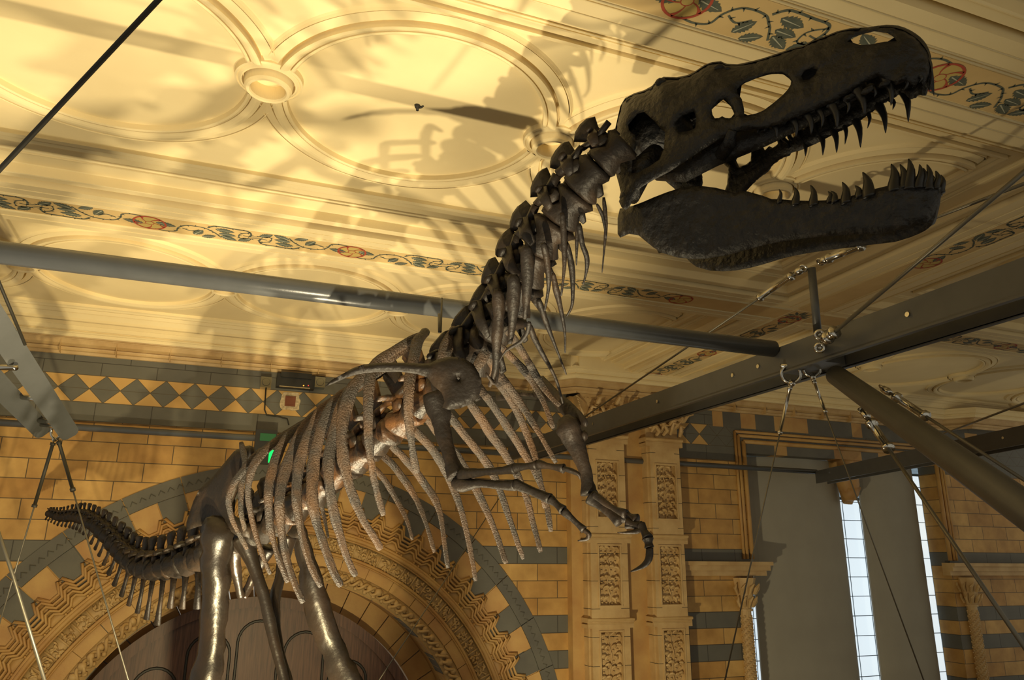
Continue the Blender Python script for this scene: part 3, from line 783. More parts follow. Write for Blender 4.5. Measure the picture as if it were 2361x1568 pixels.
s_holes = [
    [(1699, 205), (1716, 192), (1745, 180), (1775, 171), (1800, 170), (1814, 174), (1824, 187), (1822, 200), (1806, 218), (1785, 236), (1760, 255), (1742, 262), (1716, 267), (1715, 250), (1710, 228), (1700, 215)],
    [(1640, 252), (1655, 240), (1656, 232), (1672, 229), (1682, 240), (1690, 255), (1695, 268), (1677, 274), (1665, 268), (1650, 276), (1643, 265)],
    [(1448, 288), (1470, 262), (1485, 258), (1510, 280), (1525, 298), (1534, 305), (1530, 345), (1520, 368), (1495, 385), (1470, 398), (1456, 400), (1458, 370), (1466, 340), (1464, 312), (1450, 300)],
    [(1555, 285), (1575, 268), (1600, 256), (1606, 275), (1603, 295), (1588, 302), (1565, 305)],
    [(1953, 96), (1965, 86), (1985, 80), (2015, 72), (2045, 76), (2060, 84), (2068, 95), (2040, 96), (2010, 102), (1985, 104), (1965, 98)],
    [(1847, 175), (1855, 163), (1872, 157), (1885, 160), (1880, 172), (1865, 184), (1852, 185)]]
wtab = [(1400, .27), (1480, .285), (1560, .26), (1650, .215), (1760, .155), (1900, .125), (2020, .105), (2090, .075), (2130, .04), (2146, .012)]
ttab = sorted(top[:-2])
def skull_w(px, py):
    w_ = interp(wtab, px); ty = interp(ttab, px); t = max(0, min(1, (py - ty) / 70)); tf = interp([(1600, .5), (1700, .24), (2060, .24), (2120, .5)], px); return w_ * (tf + (1 - tf) * math.sqrt(1 - (1 - t) ** 2))
fs = plane_fn(SA, Ls, skull_w)
skull = None
sk = MB(); v0, f0 = sheet(sk, s_out, s_holes, fs, Ls, 11, .035, 16, rough=.012)
skull = sk.build('skull', SM, dino, smooth=True)
def seen_through(poly):            # where the sight line through a near opening leaves by the far side
    out = []
    for p in poly:
        q = Vector(p)
        for _ in range(12):
            P, w_ = fs(q.x, q.y); e = proj(reflect(P, SA, Ls)); q = q - (Vector((e[0], e[1])) - Vector(p)) * .8
        out.append((q.x, q.y))
    return out
fk = MB(); fsk = MB(); v0f, f0f = sheet(fsk, s_out, s_holes + [seen_through(s_holes[k]) for k in (0, 1, 4)], fs, Ls, 6.5, .035, 16, rough=.012)
def in_poly(p, poly):
    c = False; j = len(poly) - 1
    for i in range(len(poly)):
        a, b = poly[i], poly[j]
        if (a[1] > p[1]) != (b[1] > p[1]) and p[0] < (b[0] - a[0]) * (p[1] - a[1]) / (b[1] - a[1]) + a[0]: c = not c
        j = i
    return c
def keep_clear(V, F, ids=(0, 1, 4)):   # leave the aligned left and right openings free of bone, with clean edges
    ins = [False] * len(V)
    for i, v in enumerate(V):
        e = proj(v)
        for k in ids:
            pl = s_holes[k]
            if in_poly(e, pl):
                ins[i] = True; best = None; p = Vector(e[:2])
                for a, b in zip(pl, pl[1:] + pl[:1]):
                    a = Vector(a); b = Vector(b); ab = b - a; t = max(0, min(1, (p - a).dot(ab) / ab.length_squared)); q = a + ab * t
                    if best is None or (q - p).length < best[0]: best = ((q - p).length, q)
                V[i] = at(best[1].x, best[1].y, e[2])
    return [f for f in F if not all(ins[i] for i in f) and not any(in_poly(proj(sum((V[i] for i in f), Vector()) / len(f)), s_holes[k]) for k in ids)]
vv = [reflect(v, SA, Ls) for v in v0f]; kf = keep_clear(vv, f0f); fk.add(vv, kf)
fk.build('far_skull_side', SM, skull, smooth=True)
# roof joining both sides, premaxilla front, palate and braincase
rf = MB(); tp = cat(top, 2); vs = []
for i, (x, y) in enumerate(tp):
    P, w_ = fs(x, y + 3)
    for k in range(7):
        u = k / 6; Q = P + Ls * (2 * w_ * u) + UP * (.028 * math.sin(PI * u) * (1 if i > 8 else .4)); vs.append(Q + Q.normalized() * .012)
n7 = len(tp); vs2 = [v - UP * .035 for v in vs]; fsx = [(i * 7 + k, i * 7 + k + 1, (i + 1) * 7 + k + 1, (i + 1) * 7 + k) for i in range(n7 - 1) for k in range(6)]; fsx = keep_clear(vs2, keep_clear(vs, fsx))
o7 = len(vs); rf.add(vs + vs2, fsx + [tuple(reversed([q + o7 for q in f])) for f in fsx] )
for x, y, r in ((1448, 232, .02), (1520, 190, .03), (1655, 155, .028), (1672, 158, .022), (1500, 205, .02)):
    P, w_ = fs(x, y); rf.ball(P + Ls * .02, r, (1.3, 1, .9), 8, .5)
    if x < 1600: rf.ball(reflect(P + Ls * .02, SA, Ls), r, (1.3, 1, .9), 8, .5)
rf.build('skull_roof', SM, skull, smooth=True)
pa = MB()
def mp(px, py, off):               # a point off metres left of the midline plane
    r = raw(px, py); return r * ((SA.dot(Ls) + off) / r.dot(Ls))
pa.tube([mp(1450, 330, 0), mp(1490, 320, 0), mp(1530, 300, 0), mp(1565, 262, 0)], [.09, .13, .15, .09], 12, wob=.5)     # braincase
pa.tube([mp(1430, 330, 0), mp(1455, 350, 0)], [.045, .055], 10, wob=.4)
for s in (-1, 1):
    pa.tube([mp(1520, 380, s * .13), mp(1585, 370, s * .14), mp(1650, 350, s * .12), mp(1760, 310, s * .06), mp(1880, 262, s * .03), mp(2000, 205, s * .02)], [.045, .06, .045, .035, .025, .02], 8, 1.6, UP, wob=.5)   # pterygoid and palatine
    pa.tube([mp(1450, 460, s * .24), mp(1475, 390, s * .20), mp(1520, 350, s * .13)], [.04, .055, .05], 8, 1.3, Fs, wob=.4)     # quadrate
    pa.tube([mp(1575, 370, s * .15), mp(1600, 335, s * .12), mp(1612, 305, s * .08)], [.03, .028, .03], 8, wob=.4)
    pa.tube([mp(1660, 360, s * .13), mp(1680, 330, s * .16), mp(1690, 300, s * .19)], [.03, .03, .02], 8, wob=.4)
for i in range(9):
    x = 1760 + i * 40; y0_ = 300 - i * 15; pa.tube([mp(x, y0_, -.10), mp(x, y0_ - 8, 0), mp(x, y0_, .10)], [.012, .015, .012], 6, 2.0, Fs, wob=.5)
pa.build('palate', SM, skull, smooth=True)
def tooth(mb, b, tip, r, bend, side):
    m = b + (tip - b) * .5 + bend; pts = cat([b - (tip - b) * .25, b, m, tip], 3); k = len(pts)
    mb.tube(pts, [r * (1 - .93 * (max(0, i - 2) / (k - 3)) ** 1.5) if i > 2 else r for i in range(k)], 8, 1.25, Fs)
# (base, tip) as seen on the far tooth row; the near row is its mirror
ut = [((1808, 322), (1817, 345), 7), ((1822, 318), (1831, 341), 7), ((1845, 312), (1857, 360), 12), ((1886, 300), (1897, 358), 13), ((1915, 288), (1929, 352), 14), ((1942, 280), (1948, 333), 10), ((1966, 262), (1984, 340), 16), ((1998, 255), (2000, 296), 9), ((2022, 235), (2042, 307), 16), ((2052, 228), (2058, 253), 9), ((2078, 200), (2094, 281), 16)]
for (b, t, wpx) in ut:
    off = interp(wtab, b[0] - 30) * .92
    B_ = mp(*b, off); T_ = mp(*t, off * .96); r = wpx / PXF * B_.dot(CF) * .62
    for s in (0, 1):
        m = MB(); q = (lambda P: reflect(P, SA, Ls)) if s else (lambda P: P)
        if s: dn_ = Ls * -.018 - UP * .03; B_ = B_ + dn_; T_ = B_ + (T_ - B_ + dn_) * .75
        bend = Fs * .012 if True else Fs
        tooth(m, q(B_), q(T_), r, bend, s); o = m.build('tooth', MT['tooth'], skull, smooth=True)
for (b, t, wpx, off) in (((2131, 172), (2128, 197), 9, -.01), ((2112, 178), (2103, 203), 9, .03), ((2122, 176), (2118, 192), 7, -.04), ((2090, 185), (2084, 208), 8, -.06)):
    m = MB(); B_ = mp(*b, off); T_ = mp(*t, off); tooth(m, B_, T_, wpx / PXF * 2.9 * .6, Fs * .008, 0); m.build('tooth', MT['tooth'], skull, smooth=True)

# ---- lower jaw
j_out = [(1429, 481), (1424, 503), (1424, 539), (1430, 548), (1450, 539), (1473, 543), (1486, 554), (1507, 571), (1526, 583), (1564, 594), (1598, 597), (1630, 596), (1668, 590), (1700, 582), (1735, 572), (1770, 563), (1806, 556), (1850, 550), (1887, 546), (1960, 541), (2028, 538), (2075, 530), (2112, 520), (2138, 512), (2152, 496), (2162, 472), (2168, 450), (2171, 431), (2158, 424), (2143, 421), (2104, 419), (2079, 414), (2062, 424), (2048, 428), (2015, 436), (1977, 448), (1939, 458), (1900, 462), (1862, 463), (1830, 462), (1798, 459), (1779, 459), (1755, 450), (1740, 446), (1722, 441), (1706, 440), (1695, 446), (1674, 439), (1651, 433), (1620, 429), (1595, 429), (1572, 432), (1538, 443), (1507, 455), (1484, 465), (1460, 474), (1446, 478)]
jw = [(1424, .22), (1480, .24), (1600, .21), (1750, .165), (1900, .14), (2040, .10), (2110, .07), (2150, .035), (2172, .008)]
def jaw_w(px, py):
    w_ = interp(jw, px); t = max(0, min(1, (py - 430) / 170)); return w_ * (1.05 - .42 * t)
fj = plane_fn(SA, Ls, jaw_w)
jm = MB(); vj, fjf = sheet(jm, j_out, [], fj, Ls, 11, .045, 22, rough=.010)
jaw = jm.build('lower_jaw', SM, dino, smooth=True)
fm = MB(); fm.add([reflect(v, SA, Ls) for v in vj], fjf); fm.build('far_jaw_side', SM, jaw, smooth=True)
sy = MB(); sy.tube([mp(2150, 470, 0), mp(2120, 480, 0), mp(2070, 490, 0)], [.05, .06, .035], 10, wob=.4); sy.build('chin', SM, jaw, smooth=True)
lt = [((1797, 462), (1796, 436), 9), ((1834, 466), (1832, 432), 15), ((1875, 466), (1869, 427), 16), ((1912, 462), (1909, 441), 10), ((1924, 462), (1915, 440), 13), ((1950, 460), (1942, 420), 18), ((1980, 450), (1971, 428), 14), ((2002, 444), (1989, 397), 22), ((2061, 430), (2055, 378), 22), ((2084, 424), (2075, 379), 18), ((2095, 424), (2095, 366), 21), ((2117, 424), (2120, 379), 17), ((2130, 424), (2129, 387), 10), ((2140, 426), (2137, 379), 16), ((2158, 428), (2158, 394), 13)]
for (b, t, wpx) in lt:
    off = -interp(jw, b[0]) * .9; B_ = mp(*b, off); T_ = mp(*t, off * .97); r = wpx / PXF * B_.dot(CF) * .6
    for s in (0, 1):
        q = (lambda P: reflect(P, SA, Ls)) if s else (lambda P: P); m = MB(); tooth(m, q(B_), q(T_), r, Fs * .008, s); m.build('tooth', MT['tooth'], jaw, smooth=True)

# ---- vertebrae
def vertebra(name, c, F, L, r, ln, sp, tp, mat, chev=0, lean=0, plate=0):
    F = F.normalized(); U = F.cross(L).normalized(); Lx = U.cross(F).normalized(); m = MB()
    c0 = c - U * r * .45
    m.tube([c0 - F * ln * .48, c0 - F * ln * .36, c0, c0 + F * ln * .36, c0 + F * ln * .48], [r * .86, r * 1.04, r * .64, r * 1.04, r * .86], 14, wob=.3)
    for s in (-1, 1): m.tube([c0 + Lx * s * r * .4 + U * r * .5, c0 + Lx * s * r * .42 + U * r * 1.25], [r * .34, r * .3], 8, 1.5, F, wob=.3)
    b = c0 + U * r * 1.25
    m.tube([b - F * ln * .3, b + F * ln * .3], [r * .45, r * .42], 8, wob=.4)
    t1 = (U - F * lean).normalized()
    m.tube([b, b + t1 * sp * .45, b + t1 * sp * .85, b + t1 * sp], [r * .62, r * .64, r * .86, r * .62], 8, .32, Lx, wob=.6)
    for s in (-1, 1):
        e = b + Lx * s * tp * .9 - U * r * .15
        m.tube([b + Lx * s * r * .2, b + Lx * s * tp * .6, e], [r * .38, r * .30, r * .24], 8, .6, U, wob=.5)
        if plate: m.tube([e - Lx * s * tp * .25, e - U * plate * .5 - F * .01, e - U * plate - F * .03], [r * .40, r * .36, r * .2], 8, .5, Lx, wob=.5)
        m.tube([b + Lx * s * r * .5, b + Lx * s * r * .55 + F * ln * .55 + U * r * .1], [r * .26, r * .22], 7, wob=.5)
        m.tube([b + Lx * s * r * .45, b + Lx * s * r * .5 - F * ln * .5 + U * r * .2], [r * .26, r * .22], 7, wob=.5)
    if chev:
        ce = c0 - F * ln * .5 - U * r * .8
        m.tube([ce, ce - U * chev * .5 - F * .02, ce - U * chev - F * .05], [r * .40, r * .28, r * .42], 8, .6, Lx, wob=.4)
    return m.build(name, mat, dino, smooth=True)
sp_path = [(1402, 345, 3.60), (1345, 402, 3.64), (1296, 468, 3.70), (1252, 540, 3.76), (1216, 605, 3.82), (1183, 668, 3.88), (1146, 732, 3.95), (1098, 795, 4.04), (1044, 852, 4.14), (988, 902, 4.26), (935, 948, 4.38), (883, 990, 4.52), (833, 1030, 4.66), (785, 1070, 4.80), (740, 1108, 4.95), (698, 1143, 5.10), (657, 1175, 5.26), (615, 1202, 5.42), (573, 1224, 5.60), (530, 1242, 5.80), (490, 1258, 6.0)]
spp = [at(*p) for p in sp_path]
for i, c in enumerate(spp):
    F = (spp[max(0, i - 1)] - spp[min(len(spp) - 1, i + 1)])
    ln = (spp[i] - spp[i - 1]).length if i else (spp[1] - spp[0]).length
    if i < 9: vertebra('cervical_vertebra', c, F, LB, .088 + .003 * i, ln * 1.02, .15 if i < 6 else .13, .16, BM, plate=.10 + .018 * i, lean=.1)
    elif i < 17: vertebra('dorsal_vertebra', c, F, LB, .098, ln * .97, .26, .20, MT['vert'], lean=.15)
    else: vertebra('sacral_vertebra', c, F, LB, .10, ln * 1.02, .24, .16, BM)
tl = [(490, 1258, 6.0), (455, 1275, 6.2), (420, 1287, 6.42), (385, 1297, 6.66), (352, 1300, 6.92), (324, 1296, 7.18), (300, 1282, 7.45), (276, 1256, 7.75), (250, 1228, 8.05), (222, 1205, 8.4), (195, 1190, 8.75), (168, 1187, 9.1), (140, 1188, 9.4), (112, 1180, 9.75)]
tp3 = [at(*p) for p in tl]; NT = 27
tc = cat([tuple(v) for v in tp3], 12); cum = [0]
for a, b in zip(tc, tc[1:]): cum.append(cum[-1] + (Vector(b) - Vector(a)).length)
def along(s):
    for i in range(len(cum) - 1):
        if cum[i + 1] >= s: u = (s - cum[i]) / (cum[i + 1] - cum[i] + 1e-9); return Vector(tc[i]).lerp(Vector(tc[i + 1]), u)
    return Vector(tc[-1])
prev = 0; ls = [1 - .022 * i for i in range(NT)]; tot = sum(ls); acc = 0
for i in range(NT):
    l = ls[i] / tot * cum[-1]; s0 = acc + l / 2; c = along(s0); F = along(max(0, s0 - .06)) - along(min(cum[-1], s0 + .06)); acc += l; u = i / NT
    vertebra('caudal_vertebra', c, F, LB, .112 * (1 - .66 * u), l * 1.0, .17 * (1 - u) ** .8 + .02, .15 * (1 - u) ** 1.2 + .02, BM, chev=(.46 if i > 2 else .25) * (1 - u) ** 2.6 + .05, lean=.12)

# ---- ribs
def rib(name, pts, r, mat=RM, flat=.6, taper=.75, sub=4):
    q = cat(pts, sub); P = [at(*p) for p in q]; n = len(P)
    rr = [r * (.85 + .35 * math.sin(PI * min(1, i / n * 1.3))) * (taper + (1 - taper) * (1 - (i / n))) for i in range(n)]
    rr[-1] *= .75; rr[0] *= .7
    m = MB(); m.tube(P, rr, 10, flat, P[n // 2].normalized(), wob=.28); return m.build(name, mat, dino, smooth=True)
def bulged(path, d0, amt, side, dend=None):
    n = len(path); out = []
    for i, (x, y) in enumerate(path):
        t = i / (n - 1); b = math.sin(min(1, t * 1.6) * PI / 2) * (1 - .35 * max(0, t - .55) / .45)
        out.append((x, y, d0 + side * amt * b))
    return out
near = [
 ([(610, 1035), (588, 1054), (545, 1105), (527, 1145), (534, 1192), (552, 1232), (570, 1266)], 5.15, .020),
 ([(640, 1018), (617, 1035), (585, 1072), (572, 1127), (577, 1181), (596, 1254), (623, 1324)], 5.00, .022),
 ([(676, 995), (654, 1018), (632, 1072), (619, 1127), (621, 1199), (632, 1254), (650, 1308), (664, 1342)], 4.85, .024),
 ([(712, 972), (684, 1018), (656, 1091), (645, 1145), (646, 1199), (654, 1254), (672, 1326), (699, 1389)], 4.72, .027),
 ([(745, 945), (712, 1005), (690, 1072), (684, 1145), (693, 1217), (712, 1290), (740, 1353)], 4.60, .027),
 ([(778, 922), (745, 985), (724, 1060), (719, 1145), (730, 1203), (748, 1261), (770, 1319), (786, 1351)], 4.48, .027),
 ([(808, 900), (778, 965), (758, 1050), (758, 1105), (766, 1163), (784, 1235), (802, 1290), (820, 1328)], 4.38, .027),
 ([(838, 865), (812, 900), (792, 960), (787, 1018), (795, 1080), (813, 1141), (838, 1199), (860, 1235), (878, 1266)], 4.28, .026),
 ([(868, 838), (855, 870), (849, 930), (849, 1000), (857, 1072), (867, 1127), (884, 1188)], 4.18, .023),
 ([(985, 762), (962, 790), (950, 845), (942, 900), (942, 960), (950, 1030), (961, 1090)], 4.05, .024),
]
for i, (p, d, r) in enumerate(near):
    if i < 9: x, y = p[0]; p = [(x + 105, y - 66), (x + 50, y - 36)] + p
    rib('rib', bulged(p, d + .05, .36, -1), r * 1.18)
rib('rib', [(1052, 757, 4.05), (1034, 790, 3.98), (1022, 830, 3.92), (1028, 880, 3.9), (1040, 930, 3.92)], .036)
rib('rib', [(1090, 745, 4.05), (1112, 780, 3.98), (1118, 812, 3.9), (1098, 848, 3.88), (1075, 880, 3.9)], .032)
rib('rib', [(556, 1020, 5.4), (565, 1069, 5.3), (556, 1120, 5.25), (556, 1181, 5.25), (567, 1230, 5.3)], .022)
far = [
 ([(700, 1100), (725, 1120), (742, 1170), (752, 1215), (757, 1240)], 5.1, .014),
 ([(800, 1040), (834, 1058), (880, 1098), (914, 1152), (937, 1197), (951, 1245)], 4.80, .019),
 ([(830, 1010), (865, 1033), (914, 1083), (953, 1140), (979, 1197), (1002, 1274)], 4.66, .021),
 ([(865, 990), (900, 1025), (949, 1075), (983, 1121), (1010, 1167), (1023, 1236), (1033, 1310)], 4.54, .023),
 ([(905, 950), (953, 991), (1002, 1044), (1033, 1098), (1060, 1167), (1082, 1255), (1097, 1340)], 4.42, .023),
 ([(950, 915), (985, 965), (1030, 1020), (1067, 1075), (1098, 1129), (1132, 1201), (1155, 1262), (1167, 1299)], 4.32, .024),
 ([(985, 890), (1025, 945), (1083, 1018), (1125, 1071), (1155, 1140), (1182, 1217), (1207, 1290)], 4.22, .023),
 ([(1030, 870), (1083, 930), (1125, 991), (1175, 1064), (1209, 1132), (1232, 1217), (1247, 1273)], 4.12, .023),
 ([(1065, 850), (1113, 903), (1159, 968), (1205, 1041), (1236, 1090), (1259, 1159), (1270, 1226)], 4.02, .022),
 ([(1100, 825), (1136, 865), (1182, 930), (1217, 1006), (1240, 1075), (1256, 1172)], 3.94, .021),
 ([(1118, 812), (1144, 853), (1194, 922), (1236, 987), (1282, 1067)], 3.88, .020),
 ([(1140, 785), (1171, 815), (1217, 865), (1251, 922), (1276, 987)], 3.80, .019),
 ([(1165, 755), (1194, 796), (1236, 865), (1262, 905), (1290, 935)], 3.74, .019),
]
for p, d, r in far: rib('rib', bulged(p, d, .34, 1), r * 1.1)
crv = [
 ([(1392, 455), (1397, 518), (1393, 575), (1388, 629)], 3.62, .010), ([(1376, 470), (1390, 500), (1398, 550)], 3.45, .009),
 ([(1332, 500), (1330, 560), (1329, 612)], 3.7, .010), ([(1334, 515), (1342, 560), (1353, 594), (1352, 625), (1344, 658)], 3.5, .015),
 ([(1296, 490), (1300, 545), (1301, 614), (1294, 682)], 3.52, .016), ([(1304, 560), (1314, 595), (1320, 640), (1319, 702), (1306, 730)], 3.7, .017),
 ([(1252, 560), (1260, 594), (1265, 640), (1264, 670), (1256, 717)], 3.52, .017), ([(1275, 630), (1282, 665), (1292, 709), (1302, 765), (1303, 814)], 3.72, .016),
 ([(1241, 690), (1252, 720), (1262, 750), (1283, 805), (1306, 864)], 3.78, .016), ([(1219, 748), (1232, 780), (1250, 815), (1280, 870), (1298, 930)], 3.82, .017),
 ([(1220, 742), (1216, 765), (1200, 788), (1168, 808), (1150, 835)], 3.55, .012), ([(1212, 568), (1218, 620), (1214, 680), (1210, 736)], 3.55, .036),
 ([(1183, 633), (1185, 690), (1182, 740), (1175, 793)], 3.60, .036), ([(1147, 668), (1150, 730), (1145, 790), (1143, 850), (1128, 892)], 3.66, .033),
 ([(1120, 860), (1142, 885), (1150, 830), (1145, 800)], 3.7, .008),
]
for p, d, r in crv: rib('cervical_rib', [(x, y, d + .02 * i) for i, (x, y) in enumerate(p)], r, BM, .7, .35)

# ---- shoulder and arms
def bone(name, pts, rr, mat=BM, flat=1, fd=None, sub=4, parent=None, wob=.3):
    q = cat([(*p, r) for p, r in zip(pts, rr)], sub); m = MB()
    if name in ('femur', 'tibia', 'pubis', 'ischium'): mat = MT['leg']
    m.tube([at(*p[:3]) for p in q], [p[3] for p in q], 12, flat, fd, wob=wob); return m.build(name, mat, parent or dino, smooth=True)
SH = at(1060, 880, 3.56)
fsh = plane_fn(SH, (LB * .8 + FB * -.5).normalized(), lambda x, y: 0)
sc = MB(); sheet(sc, [(748, 892), (765, 876), (790, 862), (815, 848), (840, 840), (880, 836), (930, 836), (965, 838), (990, 838), (1010, 828), (1040, 822), (1070, 826), (1092, 840), (1105, 862), (1111, 890), (1104, 915), (1085, 932), (1060, 942), (1035, 945), (1020, 940), (1025, 925), (1018, 905), (1000, 890), (985, 870), (960, 862), (920, 857), (870, 858), (830, 862), (800, 870), (770, 884)],
      [[(1053, 872), (1057, 870), (1060, 873), (1057, 876)]], fsh, (LB * .8 - FB * .5).normalized(), 9, .05, 14, rough=.006); scap = sc.build('scapula', BM, dino, smooth=True)
fdr = raw(1050, 1000).normalized()
bone('humerus', [(1000, 905, 3.80), (1012, 945, 3.78), (1018, 985, 3.75), (1030, 1030, 3.70), (1042, 1065, 3.66), (1056, 1098, 3.62)], [.052, .062, .042, .034, .040, .050], flat=.8, fd=fdr)
bone('radius', [(1066, 1094, 3.60), (1085, 1092, 3.55), (1120, 1088, 3.48), (1160, 1085, 3.40), (1188, 1080, 3.36)], [.030, .024, .018, .018, .026])
bone('ulna', [(1054, 1112, 3.62), (1070, 1118, 3.58), (1110, 1115, 3.50), (1150, 1118, 3.42), (1190, 1118, 3.35)], [.030, .032, .022, .020, .026])
def finger(bones, claw):
    for a, b, r in bones: bone('finger_bone', [a, tuple((a[i] + b[i]) / 2 for i in range(3)), b], [r * 1.25, r * .85, r * 1.2])
    bone('claw', claw[0], claw[1], flat=.6, wob=.1)
finger([((1186, 1079, 3.36), (1238, 1072, 3.28), .018), ((1240, 1071, 3.28), (1300, 1080, 3.2), .017)], ([(1300, 1080, 3.2), (1318, 1086, 3.18), (1334, 1094, 3.16), (1337, 1104, 3.16)], [.018, .020, .015, .006]))
finger([((1188, 1116, 3.35), (1268, 1150, 3.25), .020), ((1270, 1152, 3.25), (1298, 1175, 3.2), .018), ((1300, 1178, 3.2), (1347, 1222, 3.15), .015)], ([(1347, 1222, 3.15), (1358, 1232, 3.14), (1352, 1243, 3.14), (1332, 1247, 3.14)], [.018, .019, .013, .004]))
# far (left) side
flm = plane_fn(at(1320, 940, 4.24), (LB + FB * .5).normalized(), lambda x, y: 0)
s2 = MB(); sheet(s2, [(1140, 905), (1165, 900), (1195, 898), (1225, 902), (1242, 890), (1243, 868), (1252, 866), (1268, 882), (1290, 905), (1315, 925), (1340, 950), (1354, 968), (1352, 985), (1344, 984), (1325, 970), (1300, 960), (1285, 945), (1270, 925), (1250, 920), (1225, 915), (1195, 912), (1175, 922), (1145, 925)], [], flm, (LB + FB * .5).normalized(), 8, .05, 10, rough=.006); s2.build('scapula', BM, dino, smooth=True)
bone('humerus', [(1300, 965, 4.19), (1312, 985, 4.16), (1325, 1020, 4.14), (1340, 1060, 4.10), (1352, 1100, 4.06), (1360, 1140, 4.02)], [.042, .066, .058, .038, .035, .044], flat=.8, fd=fdr)
m = MB(); m.ball(at(1348, 1005, 4.14), .035, n=8, wob=.8); m.build('humerus_crest', BM, dino, smooth=True)
bone('ulna', [(1362, 1145, 3.99), (1378, 1158, 3.96), (1405, 1180, 3.89), (1430, 1204, 3.84)], [.036, .032, .027, .034])
bone('radius', [(1370, 1140, 3.94), (1390, 1156, 3.89), (1415, 1172, 3.82), (1442, 1185, 3.76)], [.022, .017, .015, .022])
finger([((1440, 1190, 3.79), (1468, 1200, 3.74), .026), ((1445, 1208, 3.74), (1478, 1215, 3.70), .024)], ([(1478, 1215, 3.70), (1470, 1224, 3.69), (1450, 1228, 3.68), (1424, 1228, 3.67)], [.024, .024, .014, .004]))
finger([((1478, 1212, 3.70), (1494, 1240, 3.64), .022), ((1494, 1242, 3.64), (1498, 1262, 3.62), .022)], ([(1498, 1264, 3.62), (1496, 1288, 3.60), (1482, 1305, 3.60), (1454, 1318, 3.60)], [.026, .026, .018, .004]))

# ---- pelvis and legs
Ah = at(530, 1150, 5.45)
fil = plane_fn(Ah, LB, lambda x, y: .02 * math.sin(x * .05))
il = MB(); sheet(il, [(575, 1027), (584, 1030), (586, 1045), (575, 1075), (560, 1110), (545, 1135), (535, 1160), (535, 1185), (560, 1200), (580, 1215), (575, 1240), (545, 1235), (515, 1212), (480, 1208), (455, 1215), (430, 1224), (430, 1205), (436, 1185), (446, 1155), (460, 1128), (490, 1100), (515, 1070), (540, 1040), (560, 1030)], [], fil, LB, 9, .10, 20, rough=.012)
ilo = il.build('ilium', BM, dino, smooth=True)
v_, f_ = il.v, il.f
i2 = MB(); i2.add([v + LB * .50 for v in v_], f_); i2.build('ilium', BM, dino, smooth=True)
bone('femur', [(522, 1203, 5.5), (505, 1225, 5.42), (500, 1270, 5.38), (498, 1340, 5.35), (496, 1410, 5.33), (488, 1490, 5.3), (474, 1568, 5.26), (462, 1680, 5.2), (458, 1800, 5.15)], [.07, .125, .112, .10, .088, .093, .110, .12, .15], wob=.26, flat=.75, fd=fdr)
bone('femur', [(672, 1190, 6.0), (690, 1230, 5.98), (705, 1290, 5.95), (722, 1360, 5.9), (742, 1430, 5.88), (768, 1500, 5.85), (798, 1568, 5.8), (850, 1690, 5.7), (880, 1800, 5.6)], [.05, .065, .075, .100, .106, .100, .112, .12, .15], wob=.24, flat=.6, fd=fdr)
bone('tibia', [(458, 1810, 5.15), (420, 2050, 5.3), (400, 2300, 5.4)], [.14, .08, .09]); bone('tibia', [(880, 1810, 5.6), (870, 2050, 5.8), (860, 2300, 5.9)], [.14, .08, .09])
bone('pubis', [(556, 1238, 5.5), (572, 1270, 5.48), (590, 1318, 5.45), (610, 1380, 5.4), (626, 1450, 5.35), (640, 1510, 5.3), (655, 1568, 5.26), (662, 1620, 5.2)], [.08, .062, .045, .042, .040, .038, .036, .05], wob=.15)
bone('pubis', [(662, 1235, 5.85), (655, 1285, 5.8), (645, 1335, 5.7), (633, 1385, 5.6), (635, 1450, 5.5), (646, 1510, 5.4), (662, 1568, 5.3), (670, 1620, 5.25)], [.08, .05, .040, .044, .042, .038, .036, .05], wob=.15)
bone('ischium', [(545, 1250, 5.75), (542, 1300, 5.8), (548, 1345, 5.9), (556, 1375, 6.0)], [.07, .045, .034, .03]); bone('ischium', [(620, 1260, 6.1), (600, 1300, 6.1), (578, 1345, 6.1), (560, 1378, 6.05)], [.06, .045, .034, .03])

# ================================================================== STEELWORK
ST, SD, CH, WR = MT['steel'], MT['steeld'], MT['chrome'], MT['wire']
def long_thing(name, label, cat_, P, build, group=None, smooth=True, mat=ST):
    m = MB(); build(m); o = m.build(name, mat, None, smooth); return tag(o, label, cat_, group)
long_thing('steel_tube', 'thick grey steel tube running behind the neck across the hall', 'tube', None, lambda m: m.tube([(-3.2, 5.5, 1.91), (4.72, 5.5, 1.91)], .078, 28))
long_thing('wall_tube', 'thin grey steel tube running level along the back wall', 'tube', None, lambda m: m.tube([(-4.2, 12.78, 1.83), (11.8, 12.78, 1.80)], .052, 16))
b1 = empty('steel_beam', (4.9, 1.2, 1.67), 'long twin-plate grey steel beam running from upper right back to the wall', 'beam')
for x in (4.75, 5.10):
    m = MB(); m.box((x - .012, 1.2, 1.66), (x + .012, 12.72, 1.915)); m.box((x - .035 if x < 5 else x - .012, 1.2, 1.652), (x + .012 if x < 5 else x + .035, 12.72, 1.668)); m.build('beam_plate', SD, b1)
for y in (2.6, 4.0, 5.75, 6.15, 7.6, 9.3, 11.2):
    m = MB(); m.tube([(4.725, y, 1.80), (5.12, y, 1.80)], .010, 10); m.tube([(4.722, y, 1.80), (4.740, y, 1.80)], .02, 12); m.build('bolt', CH, b1, smooth=False)
jn = MB(); jn.box((4.78, 5.0, 1.68), (5.07, 5.5, 1.90)); jn.build('joint_block', SD, b1)
b2 = empty('steel_beam', (11.9, 12.7, 1.6), 'short-looking dark steel beam in front of the windows, joining the wall tube', 'beam')
m = MB()
for o in (-.15, .15): m.bar(Vector((11.9 + o, 12.75, 1.68)), Vector((10.2 + o, 5.6, 1.72)), .025, .26)
m.build('beam_plate', SD, b2); m = MB()
